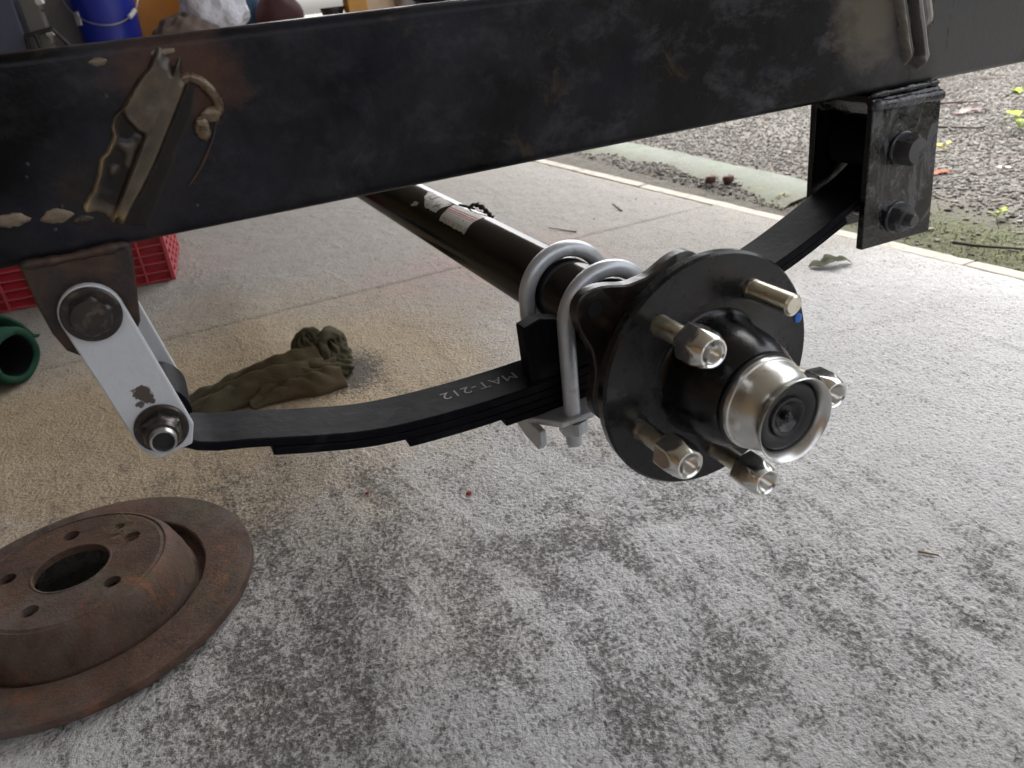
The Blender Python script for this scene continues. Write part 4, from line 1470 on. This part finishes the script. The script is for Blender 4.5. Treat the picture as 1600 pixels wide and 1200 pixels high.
proto_s = proto_n = None
for i in range(5):
    a = PHI + i * 2 * math.pi / 5
    px, pz = PCD * math.cos(a), PCD * math.sin(a)
    if proto_s is None:
        thread = [(.0, .0064), (-.0012, .0064)]
        prof = [(.001, 0), (.001, .0064), (-.0030, .0064)]
        y = -.0030
        while y > -.0330:
            prof += [(y - .0003, .00625), (y - .0008, .0059), (y - .0011, .0059)]
            y -= .00135
            prof += [(y, .00625)]
        prof += [(-.0338, .0060), (-.0354, .0048), (-.0354, 0)]
        proto_s = MB().lathe(prof, 36).make('wheel_stud', MT['stud'], hub, angle=50)
        st = proto_s
    else:
        st = dup(proto_s, hub) if i > 1 else MB().lathe([(.001, 0), (.001, .0064), (-.0030, .0064), (-.0036, .0060), (-.0060, .0061), (-.0066, .0059), (-.0100, .0061), (-.0106, .0059), (-.0140, .0061), (-.0146, .0059), (-.0180, .0061), (-.0186, .0059), (-.0220, .0061), (-.0226, .0059), (-.0285, .0059), (-.0300, .0048), (-.0300, 0)], 36).make('wheel_stud', MT['stud'], hub, angle=50)
        proto_s = st
    st.location = (px, 0, pz)
    if i == 0:
        st['label'] = 'bare wheel stud with no nut'
        continue
    if proto_n is None:
        np_ = [(-.0320, .0060), (-.0268, .0062), (-.0264, .0090), (-.0272, .0122), (-.0362, .0122), (-.0376, .0118), (-.0396, .0112), (-.0420, .0104), (-.0444, .0096), (-.0464, .0088), (-.0472, .0082), (-.0473, .0076), (-.0466, .0066)]
        y = -.0458
        while y < -.0322:
            np_ += [(y, .0063), (y + .0005, .0059), (y + .0008, .0059)]
            y += .00125
        np_ += [(-.0320, .0059)]
        proto_n = MB().lathe(np_, ns, radial=nut_rad).make('wheel_nut', MT['nut'], hub, angle=26)
        nt_ = proto_n
    else:
        nt_ = dup(proto_n, hub)
    nt_.location = (px, 0, pz)
    nt_.rotation_euler = (0, .35 + 1.3 * i, 0)
dot = MB().blob((.0668, -.0003, .0182), (.0031, .0006, .0032), .06, 77).make('paint_dot', MT['blue'], hub, angle=80)

# ------------------------------------------------------------------ brake disc lying on the floor
BX, BY = -.4340, .3550
disc = empty('brake_disc', (BX, BY, FLOOR))
tag(disc, 'rusty brown vented brake disc lying flat on the concrete floor', 'brake disc')
zt, zh = -.2392, -.2085
Z = (0, 0, 1)
MB().lathe([(FLOOR + .001, .1440), (FLOOR + .001, .112), (zt - .0065, .1075), (zt - .001, .1085), (zt, .1100), (zt, .1508), (zt - .0006, .1520), (zt - .0022, .1527), (zt - .0075, .1527), (FLOOR + .0035, .1510)], 160, (BX, BY, 0), Z, closed=True).make('friction_ring', MT['rust'], disc, angle=30)
hatp = [(zt - .0105, .1078), (zt - .010, .1000), (zt - .006, .0985), (zt - .002, .0968), (zt + .006, .0955), (zh - .0085, .0895), (zh - .0030, .0855), (zh - .0010, .0835), (zh - .0002, .0815), (zh - .0012, .0800), (zh - .0008, .0785), (zh, .0770)]
# top face with holes: bmesh annulus with five bolt holes cut by construction
hat = MB().lathe(hatp, 160, (BX, BY, 0), Z)
# face tessellated by curve fill
cv = bpy.data.curves.new('hat_face', 'CURVE')
cv.dimensions = '2D'
cv.fill_mode = 'BOTH'


def ring_spline(cx, cy, r, n):
    s = cv.splines.new('POLY')
    s.points.add(n - 1)
    for i in range(n):
        a = 2 * math.pi * i / n
        s.points[i].co = (cx + r * math.cos(a), cy + r * math.sin(a), 0, 1)
    s.use_cyclic_u = True


ring_spline(0, 0, .0771, 160)
ring_spline(0, 0, .0325, 96)
holes = [(.0555 * math.cos(math.radians(20 + 72 * k)), .0555 * math.sin(math.radians(20 + 72 * k)), .0074) for k in range(5)]
holes.append((.061 * math.cos(math.radians(47)), .061 * math.sin(math.radians(47)), .0045))
for hx_, hy_, hr_ in holes:
    ring_spline(hx_, hy_, hr_, 32)
cv.extrude = .0035
tmp = bpy.data.objects.new('hat_face_curve', cv)
C.objects.link(tmp)
dg = bpy.context.evaluated_depsgraph_get()
fm = bpy.data.meshes.new_from_object(tmp.evaluated_get(dg))
C.objects.unlink(tmp)
bpy.data.objects.remove(tmp)
vs = [Vector((v.co.x + BX, v.co.y + BY, v.co.z + zh - .0035)) for v in fm.vertices]
hat.add(vs, [tuple(p.vertices) for p in fm.polygons])
hat.make('hat', MT['rust'], disc, angle=30)
MB().lathe([(zh, .0322), (zh, .0345), (zh + .0007, .0340), (zh + .0006, .0326)], 96, (BX, BY, 0), Z, closed=True).make('bore_rim', MT['rust'], disc)
# cobweb and fluff caught round the upper bolt hole
cw = MB()
rw = random.Random(8)
for k in range(34):
    a = math.radians(20 + rw.gauss(18, 14))
    r = rw.uniform(.045, .072)
    p0 = Vector((BX + r * math.cos(a), BY + r * math.sin(a), zh + .0006))
    p1 = p0 + Vector((rw.gauss(0, .010), rw.gauss(0, .007), rw.uniform(.0003, .003)))
    cw.tube([p0, (p0 + p1) / 2 + Vector((0, 0, .0012)), p1], rw.uniform(.00012, .0003), 5)
cwo = cw.make('cobweb', MT['twig'], disc)
cwo['kind'] = 'stuff'

# ------------------------------------------------------------------ things on the garage floor
# red crate
CR = empty('plastic_crate', (-.55, 1.62, FLOOR))
tag(CR, 'red ribbed plastic crate standing on the floor behind the shackle', 'crate')
cdir = Vector((-.9950, .0998, 0))
cnor = Vector((.0998, .9950, 0))
c0 = Vector((-.2815, 1.378, FLOOR))
W_, D_, H_ = .40, .29, .185


def cbox(u0, u1, v0, v1, z0, z1, name, mat):
    b = MB()
    V = [c0 + cdir * u + cnor * v + Vector((0, 0, z + .012 * 0)) for u in (u0, u1) for v in (v0, v1) for z in (z0, z1)]
    b.add(V, [(0, 1, 3, 2), (4, 6, 7, 5), (0, 4, 5, 1), (2, 3, 7, 6), (0, 2, 6, 4), (1, 5, 7, 3)])
    return b.make(name, mat, CR, bevel=.001, smooth=False)


cbox(.010, W_ - .010, .013, .016, .003, H_, 'front_panel', MT['red'])
cbox(.003, W_ - .003, D_ - .010, D_ - .006, .003, H_, 'back_panel', MT['red'])
cbox(.006, .010, .010, D_ - .010, .003, H_, 'side_panel', MT['red'])
cbox(W_ - .010, W_ - .006, .010, D_ - .010, .003, H_, 'side_panel', MT['red'])
cbox(.010, W_ - .010, .010, D_ - .010, .001, .005, 'base', MT['red'])
for k in range(10):
    z = .002 + .0185 * k
    cbox(.002, W_ - .002, 0, .0135, z, z + .0034, 'rib', MT['redpale'])
    cbox(0, .006, .012, D_ - .002, z, z + .0085, 'rib', MT['redpale'])
for k in range(1, 8):
    u = .052 * k
    cbox(u, u + .0045, -.0008, .0135, 0, H_, 'upright', MT['redpale'])
cbox(-.0005, .0075, -.0005, .0120, 0, H_, 'corner_post', MT['redpale'])
for v in (.05, .10, .15, .20, .25):
    cbox(-.0008, .006, v, v + .014, 0, H_, 'upright', MT['redpale'])

# green carpet roll
roll = empty('carpet_roll', (-.60, 1.03, FLOOR))
tag(roll, 'green carpet roll with its dark open end towards the shackle', 'carpet roll')
ax_ = Vector((-.80, .60, 0)).normalized()
cc_ = Vector((-.530, .985, FLOOR + .0460))


def squash(t, s, r):
    return r * (1 + .05 * math.sin(2 * t + .4) + .02 * math.sin(5 * t + s * 30))


MB().lathe([(0.004, .0320), (0, .0345), (0, .0420), (.004, .0450), (.2, .0455), (.62, .0455), (.62, .001), (.16, .001), (.16, .031)], 56, cc_, ax_, radial=squash, closed=True).make('roll_wall', MT['turf'], roll, angle=60)
MB().lathe([(.003, .0318), (.15, .0310), (.15, 0)], 48, cc_, ax_, radial=squash).make('roll_shade_lining', MT['rubber'], roll, angle=60)  # black lining put in to darken the roll's hole like shade
c2 = cc_ + Vector((-.075, .155, .012))
fl = MB()
V, F = [], []
nu, nv = 26, 10
for j in range(nv + 1):
    for i in range(nu + 1):
        s, t = i / nu, j / nv
        p = c2 + ax_ * (s * .55 - .03 + .02 * math.sin(5 * t)) + Vector((.34, .94, 0)) * (t * .16 - .05)
        z = FLOOR + .004 + .066 * math.sin(math.pi * min(1, t * 1.1)) ** .7 + .004 * math.sin(17 * s + 4 * t)
        V.append((p.x, p.y, max(FLOOR + .003, z)))
for j in range(nv):
    for i in range(nu):
        k = j * (nu + 1) + i
        F.append((k, k + 1, k + nu + 2, k + nu + 1))
o = finish('loose_fold', V, F, MT['turf'], roll, angle=80)
sm = o.modifiers.new('thick', 'SOLIDIFY')
sm.thickness = .006

# olive rag with a knotted end
rag = empty('rag', (-.19, .70, FLOOR))
tag(rag, 'dirty olive cloth rag lying knotted on the floor behind the spring', 'rag')


def rag_sheet(name, mat, p0, p1, wid, hgt, folds, seed, lift=0.0, nu=70, nv=30, taper=.55):
    rr = random.Random(seed)
    ph = [rr.uniform(0, 6.28) for _ in range(8)]
    a, b = Vector((p0[0], p0[1], 0)), Vector((p1[0], p1[1], 0))
    ax = (b - a)
    nr = Vector((-ax.y, ax.x, 0)).normalized()
    V, F = [], []
    for j in range(nv + 1):
        for i in range(nu + 1):
            s, t = i / nu, j / nv * 2 - 1
            e = math.sin(math.pi * min(1, max(0, .06 + .94 * s)) * .62) ** taper
            w = wid * (.55 + .6 * e) * (1 + .10 * math.sin(7 * s + ph[0]) + .05 * math.sin(17 * s + ph[5]))
            dome = max(0.0, 1 - abs(t) ** 2.4) ** .62
            h = hgt * e * dome
            h += dome * .0042 * sum(math.sin(f * (t * 1.6 + .55 * math.sin(3.1 * s + ph[2]) + s * g) + ph[3 + q]) for q, (f, g) in enumerate(folds)) / len(folds) * 1.6
            h += dome * .0012 * math.sin(41 * s + 9 * t + ph[6])
            p = a + ax * (s + .012 * math.sin(9 * t + ph[1])) + nr * (w * t + .006 * math.sin(5 * s + ph[4]))
            V.append((p.x, p.y, FLOOR + lift + max(.0012, h + .0012)))
    for j in range(nv):
        for i in range(nu):
            k = j * (nu + 1) + i
            F.append((k, k + 1, k + nu + 2, k + nu + 1))
    o = finish(name, V, F, mat, rag, angle=85)
    md = o.modifiers.new('thick', 'SOLIDIFY')
    md.thickness = .0022
    md.offset = 1
    return o


rag_sheet('cloth', MT['rag'], (-.315, .712), (-.098, .722), .038, .034, [(5, 2.0), (8, -1.5)], 3)
rag_sheet('cloth_fold', MT['ragb'], (-.285, .692), (-.128, .706), .027, .044, [(4, 3.0), (7, 2.5)], 8, .001, taper=.9)
rag_sheet('cloth_fold', MT['ragb'], (-.235, .672), (-.108, .676), .022, .030, [(5, -2.0), (9, 1.5)], 12, .0005, taper=.8)


def rope(pts, r, seed, name='knot'):
    rr = random.Random(seed)
    P = catmull([np.array(p) for p in pts], 12)
    return MB().tube(P, r, 20, True, .85, rfun=lambda i, t, q: q * (min(1, .55 + i * .12, .55 + (len(P) - 1 - i) * .12)) * (1 + .16 * math.sin(2 * t + i * .35) + .09 * math.sin(5 * t - i * .5 + seed) + .05 * math.sin(9 * t + i))).make(name, MT['rag'], rag, angle=80)


zf = FLOOR
def bunch(name, c, r, seed, mat):
    rr = random.Random(seed)
    ph = [rr.uniform(0, 6.28) for _ in range(9)]
    V, F = [], []
    nu, nv = 72, 44
    for j in range(nv + 1):
        th = math.pi * j / nv
        for i in range(nu):
            t = 2 * math.pi * i / nu
            w = 3 * t + 2.2 * math.sin(2 * th + ph[0])
            q = 1 + .20 * (abs(math.sin(w + ph[1])) - .6) + .13 * (abs(math.sin(5 * th + 2 * math.sin(2 * t + ph[2]) + ph[3])) - .6) + .05 * math.sin(11 * t - 7 * th + ph[4])
            V.append((c[0] + r[0] * math.sin(th) * math.cos(t) * q, c[1] + r[1] * math.sin(th) * math.sin(t) * q, max(FLOOR + .001, c[2] + r[2] * math.cos(th) * q)))
    for j in range(nv):
        for i in range(nu):
            a = (i + 1) % nu
            F.append((j * nu + i, (j + 1) * nu + i, (j + 1) * nu + a, j * nu + a))
    return finish(name, V, F, mat, rag, angle=80)


bunch('cloth_bunch', (-.134, .716, zf + .040), (.020, .020, .024), 4, MT['rag'])
bunch('cloth_bunch', (-.103, .712, zf + .024), (.022, .022, .028), 9, MT['rag'])
bunch('cloth_bunch', (-.110, .694, zf + .012), (.027, .016, .016), 14, MT['rag'])
rope([(-.152, .716, zf + .030), (-.146, .724, zf + .054), (-.132, .722, zf + .064), (-.120, .708, zf + .058), (-.118, .698, zf + .036), (-.106, .692, zf + .016)], .0098, 1)
rope([(-.128, .704, zf + .050), (-.114, .704, zf + .060), (-.098, .712, zf + .058), (-.089, .716, zf + .040), (-.092, .710, zf + .018)], .0096, 2)


# leaves, twigs, flecks
def leaf_obj(name, label, c, L, W, mat, rz, curl=.25, seed=0, group=None, cat='leaf', tilt=(0, 0), lobes=0, z=None):
    rr = random.Random(seed)
    n = 16
    V, F = [], []
    for i in range(n + 1):
        s = i / n
        w = W * math.sin(math.pi * s ** .85) ** .8 * .5
        if lobes:
            w *= .65 + .45 * abs(math.sin(lobes * math.pi * s))
        w *= 1 + rr.uniform(-.08, .08)
        zc = curl * L * (.22 * math.sin(math.pi * s) + .10 * math.sin(7 * s + seed) + .07 * math.sin(17 * s + 2 * seed))
        V += [((s - .5) * L, -w, zc + curl * w * .9), ((s - .5) * L, -w * .5, zc + curl * w * .25), ((s - .5) * L, 0, zc - curl * w * .1), ((s - .5) * L, w * .5, zc + curl * w * .3), ((s - .5) * L, w, zc + curl * w * 1.1)]
    for i in range(n):
        for k in range(4):
            a = 5 * i + k
            F.append((a, a + 1, a + 6, a + 5))
    o = finish(name, V, F, mat, None, angle=80)
    md = o.modifiers.new('thick', 'SOLIDIFY')
    md.thickness = .0005
    zz = z if z is not None else FLOOR + (gz(c[0], c[1]) if c[0] > .92 else 0)
    lo_ = min(v[2] for v in V)
    o.location = (c[0], c[1], zz - lo_ + .0006)
    o.rotation_euler = (tilt[0], tilt[1], rz)
    return tag(o, label, cat, group)


leaf_obj('fallen_leaf', 'curled grey-green leaf on the concrete between hub and kerb', (.716, .580), .075, .034, MT['leafg'], -.40, .30, 3, lobes=3)
leaf_obj('fallen_leaf', 'red-brown leaf on the gravel beside the front hanger', (1.340, .862), .055, .020, MT['leafr'], -.5, .2, 4)
leaf_obj('fallen_leaf', 'dark curled strip of dead leaf next to the red-brown leaf', (1.395, .805), .085, .012, MT['twigd'], -.62, .18, 5)
leaf_obj('fallen_leaf', 'long yellow leaf in the dirt beside the kerb', (.975, .846), .050, .016, MT['leafy'], .2, .3, 6)
leaf_obj('fallen_leaf', 'small white bleached leaf on the gravel', (1.490, .821), .036, .020, MT['leafw'], -.7, .15, 7)
leaf_obj('fallen_leaf', 'small lime leaf near the top corner of the hanger', (2.10, 1.565), .045, .028, MT['leafl'], .4, .5, 8)
leaf_obj('fallen_leaf', 'bright lime leaf at the right end of the gravel, highest one', (2.28, 1.345), .050, .030, MT['leafl'], 1.0, .5, 9)
leaf_obj('fallen_leaf', 'brown leaf on the gravel under the rail end', (1.99, 1.278), .11, .035, MT['cone'], -.5, .2, 10)
leaf_obj('fallen_leaf', 'small yellow leaf at the slab joint under the hanger plate', (.985, .770), .022, .012, MT['leafy'], 1.4, .3, 18)


def sprout(label, c, h, mat, seed, nleaf=6):
    rr = random.Random(seed)
    b = MB()
    z0 = FLOOR + gz(*c)
    for k in range(nleaf):
        a = rr.uniform(0, 6.283)
        hh = h * rr.uniform(.5, 1)
        d_ = Vector((math.cos(a), math.sin(a), 0))
        base = Vector((c[0], c[1], z0))
        p1 = base + d_ * h * .3 + Vector((0, 0, hh * .8))
        tip = base + d_ * h * .85 + Vector((0, 0, hh))
        sd = Vector((-d_.y, d_.x, 0)) * h * .22
        mid = (p1 + tip) / 2 + Vector((0, 0, h * .05))
        b.tube([base, base + Vector((0, 0, hh * .4)), p1], .0009, 5)
        b.add([p1, mid - sd, tip, mid + sd], [(0, 1, 2, 3)])
    o = b.make('weed', mat, None, angle=80)
    return tag(o, label, 'weed')


sprout('lime green weed in the gravel under the rail end, upper right', (1.80, 1.005), .055, MT['leafl'], 1, 10)
sprout('tiny green weed at the edge of the moss strip', (1.1373, .5859), .022, MT['leafl'], 2, 9)
sprout('small weed with yellow tips halfway up the gravel', (1.545, 1.02), .026, MT['leafy'], 3, 5)
sprout('green weed at the end of the concrete apron', (.985, .985), .020, MT['grass'], 4, 7)


def twig(label, a, b, r, mat, seed=0, cat='twig', fork=False):
    rr = random.Random(seed)
    a, b = Vector(a), Vector(b)
    pts = [a.lerp(b, i / 6) + Vector((rr.uniform(-1, 1), rr.uniform(-1, 1), abs(rr.uniform(0, .6)))) * (.03 * (b - a).length) for i in range(7)]
    m_ = MB().tube(pts, [r * (1 - .08 * i) for i in range(7)], 7)
    if fork:
        m_.tube([pts[3], pts[3] + (b - a).cross(Vector((0, 0, 1))).normalized() * (b - a).length * .3 + (b - a) * .15], r * .7, 6)
    return tag(m_.make('twig', mat, None, angle=80), label, cat)


F1 = FLOOR + .0016
twig('short pale straw on the concrete right of the hub', (.2365, .0104, F1), (.2459, -.0014, F1), .0012, MT['twig'], 1)
twig('dark twig on the far concrete behind the u-bolts', (.655, 1.128, F1), (.672, 1.195, F1), .0018, MT['twigd'], 2)
twig('thin dark stalk on the concrete left of the dark twig', (.500, 1.060, F1), (.470, 1.130, F1), .0013, MT['twigd'], 3)
twig('dark forked stick lying across the upper gravel', (1.70, 1.24, FLOOR + .006), (1.78, 1.08, FLOOR + .006), .004, MT['twigd'], 5, fork=True)
twig('brown stick at the top of the gravel, nearest the rail', (2.02, 1.45, FLOOR + .006), (2.12, 1.34, FLOOR + .006), .004, MT['cone'], 6)
twig('dark stick half buried in moss beyond the kerb', (.945, .530, FLOOR + .001), (.985, .430, FLOOR + .002), .0035, MT['twigd'], 7)

rr = random.Random(12)
for k, (x, y, s, lab) in enumerate([(-.0614, .3146, .0030, 'red fleck on the concrete below the spring plate'), (-.155, .378, .0022, 'tiny red fleck on the concrete near the spring leaf end'), (.405, 1.02, .0, '')]):
    if s:
        tag(MB().blob((x, y, FLOOR + s * .5), (s, s * .7, s * .6), .35, 60 + k).make('paint_fleck', MT['fleck'], None, angle=80), lab, 'fleck')
for k, (x, y, lab) in enumerate([(.955, 1.195, 'left one of two dark red seed pods on the dirt'), (.985, 1.165, 'right one of two dark red seed pods on the dirt')]):
    tag(MB().blob((x, y, FLOOR + .006), (.015, .012, .011), .10, 80 + k).make('seed_pod', MT['cone'], None, angle=80), lab, 'seed pod')
# crumbs and grit scattered over the slab
gb = MB()
for k in range(170):
    x, y = rr.uniform(-.6, .84), rr.uniform(-.1, 1.7)
    s = rr.uniform(.0004, .0013) * (1.5 if y > .9 else 1) * rr.random() ** .5
    gb.blob((x, y, FLOOR + s * .4), (s, s * rr.uniform(.6, 1), s * .7), .3, k, 5, 3)
tag(gb.make('grit', MT['twigd'], None, smooth=False), kind='stuff')

# ------------------------------------------------------------------ back of the garage, seen over the rail
bench = empty('workbench', (.1, 3.3, FLOOR))
tag(bench, 'low wooden bench at the back of the garage under the bucket', 'bench')
MB().box((-1.2, 2.95, .085), (1.5, 3.75, .120)).make('bench_top', MT['bench'], bench, smooth=False)
for x in (-1.15, 1.41):
    for y in (2.98, 3.66):
        MB().box((x, y, FLOOR), (x + .06, y + .06, .085)).make('leg', MT['bench'], bench, smooth=False)
BT = .1205
bk = empty('bucket', (-.250, 3.22, BT))
tag(bk, 'blue plastic bucket with wire handle and white grip', 'bucket')
MB().lathe([(0, 0), (0, .098), (.004, .102), (.30, .118), (.302, .124), (.318, .124), (.318, .114), (.30, .114), (.010, .098), (.010, 0)], 64, (-.250, 3.22, BT), (0, 0, 1)).make('tub', MT['bucket'], bk)
hp_ = []
for i in range(21):
    a = math.pi * i / 20
    ang = math.radians(-172) + math.radians(168) * i / 20
    hp_.append((-.250 + .128 * math.cos(ang), 3.22 + .128 * math.sin(ang), BT + .228 - .105 * math.sin(a) ** .9 * 1.0))
MB().tube(hp_, .0022, 8).make('handle', MT['wire'], bk)
gi = [hp_[i] for i in (14, 15, 16)]
MB().tube(gi, .0085, 14).make('grip', MT['whitepl'], bk)
a = math.radians(-150)
MB().obox((-.250 + .1115 * math.cos(a), 3.22 + .1115 * math.sin(a), BT + .155), (.030, .004, .045), (0, 0, a + math.pi / 2)).make('label_patch', MT['whitepl'], bk, smooth=False)


def bbox_thing(name, label, cat, lo, hi, mat, bevel=.006):
    return tag(MB().box(lo, hi).make(name, mat, None, bevel=bevel, smooth=False), label, cat)


bbox_thing('cabinet', 'dark navy steel cabinet at the far left behind the rail', 'cabinet', (-1.3, 3.0, BT), (-.520, 3.4, .75), MT['navy'])
post = empty('metal_post', (-.47, 3.05, BT))
tag(post, 'olive grey post with white clips beside the navy cabinet', 'post')
MB().box((-.505, 3.03, BT), (-.452, 3.08, .62)).make('upright', MT['olive'], post, bevel=.003, smooth=False)
for z in (.235, .335):
    MB().lathe([(0, 0), (0, .010), (.022, .010), (.022, 0)], 20, (-.452, 3.035, z), (.9, -.4, .2)).make('clip', MT['whitepl'], post)
cl = empty('clamp', (-.46, 2.98, BT))
tag(cl, 'dark folded steel clamp in front of the olive post', 'clamp')
MB().tube([(-.520, 2.97, .150), (-.515, 2.97, .238), (-.430, 2.97, .250), (-.395, 2.97, .195), (-.385, 2.97, .135)], .0085, 10).make('bow', MT['darkst'], cl)
MB().tube([(-.485, 2.97, .243), (-.478, 2.97, .130)], .0075, 10).make('spindle', MT['darkst'], cl)
MB().box((-.535, 2.955, BT), (-.37, 2.985, .135)).make('foot', MT['darkst'], cl, bevel=.003, smooth=False)
bbox_thing('leaning_board', 'taupe board leaning behind the clamp, left of the bucket', 'board', (-.455, 3.36, BT), (-.300, 3.39, .70), MT['taupe'], .002)
bbox_thing('orange_box', 'orange plastic box between the bucket and the white sack', 'box', (-.148, 3.30, BT), (.060, 3.55, .48), MT['orange'])
# sack
sk = empty('sack', (.09, 3.1, BT))
tag(sk, 'crumpled white plastic sack slumped beside the orange box', 'sack')


def sack(name, c, r, mat, seed, k=.10):
    rr = random.Random(seed)
    ph = [rr.uniform(0, 6.28) for _ in range(8)]
    V, F = [], []
    nu, nv = 56, 34
    for j in range(nv + 1):
        th = math.pi * j / nv
        for i in range(nu):
            t = 2 * math.pi * i / nu
            q = 1 + k * (math.sin(3 * t + 2 * th + ph[0]) * .5 + .5 * math.sin(7 * t - 5 * th + ph[1]) + .35 * math.sin(13 * t + 9 * th + ph[2]) + .3 * math.sin(11 * th + ph[3]))
            z = c[2] + r[2] * math.cos(th) * q
            V.append((c[0] + r[0] * math.sin(th) * math.cos(t) * q, c[1] + r[1] * math.sin(th) * math.sin(t) * q, max(BT, z)))
    for j in range(nv):
        for i in range(nu):
            a = (i + 1) % nu
            F.append((j * nu + i, (j + 1) * nu + i, (j + 1) * nu + a, j * nu + a))
    return finish(name, V, F, mat, sk, angle=80)


sack('white_bag', (.125, 3.12, .275), (.118, .12, .18), MT['bag'], 2, .10)
sack('brown_bag', (.005, 3.05, .165), (.125, .10, .085), MT['sackb'], 6, .10)
bbox_thing('lime_box', 'lime green box right behind the white sack', 'box', (.200, 3.30, BT), (.310, 3.5, .262), MT['lime'])
tag(MB().lathe([(0, 0), (0, .050), (.01, .055), (.20, .055), (.24, .03), (.24, 0)], 32, (.275, 3.25, BT), (0, 0, 1)).make('canister', MT['teal'], None), 'dark teal canister beside the white sack', 'canister')
tag(MB().blob((.365, 3.12, .200), (.092, .08, .105), .06, 31, 28, 18).make('maroon_bag', MT['maroon'], None, angle=80), 'dark maroon bag on the bench right of the white sack', 'bag')
tag(MB().lathe([(0, 0), (0, .030), (.004, .033), (.085, .044), (.087, .047), (.099, .047), (.099, .041), (.01, .030), (.01, 0)], 36, (.575, 3.10, BT), (0, 0, 1)).make('flower_pot', MT['pot'], None), 'small black plastic pot on the bench', 'pot')
bbox_thing('timber_post', 'orange stained timber post at the right end of the bench', 'post', (.622, 3.02, BT), (.700, 3.10, 1.2), MT['post'], .003)
bbox_thing('cream_panel', 'cream board standing right of the orange post', 'board', (.702, 3.12, BT), (.845, 3.15, .9), MT['cream'], .002)
bbox_thing('taupe_case', 'taupe case at the right end of the bench', 'case', (.850, 3.05, BT), (1.25, 3.25, .42), MT['taupe'], .02)
tag(MB().tube([(.87, 2.99, .125), (.88, 2.99, .17), (.905, 2.99, .205), (.95, 2.99, .232), (1.02, 2.99, .24)], .009, 10).make('hose', MT['pot'], None), 'black hose arching in front of the taupe case', 'hose')

# small tool lying on the rail
tl = MB()
tl.blob((-.0875, .150, RZ1 + .0062), (.0185, .011, .0060), .06, 91, 24, 12)
tool = tl.make('tool_foot', MT['taupe'], None, angle=80)
tag(tool, 'small beige tool resting on top of the rail', 'tool')
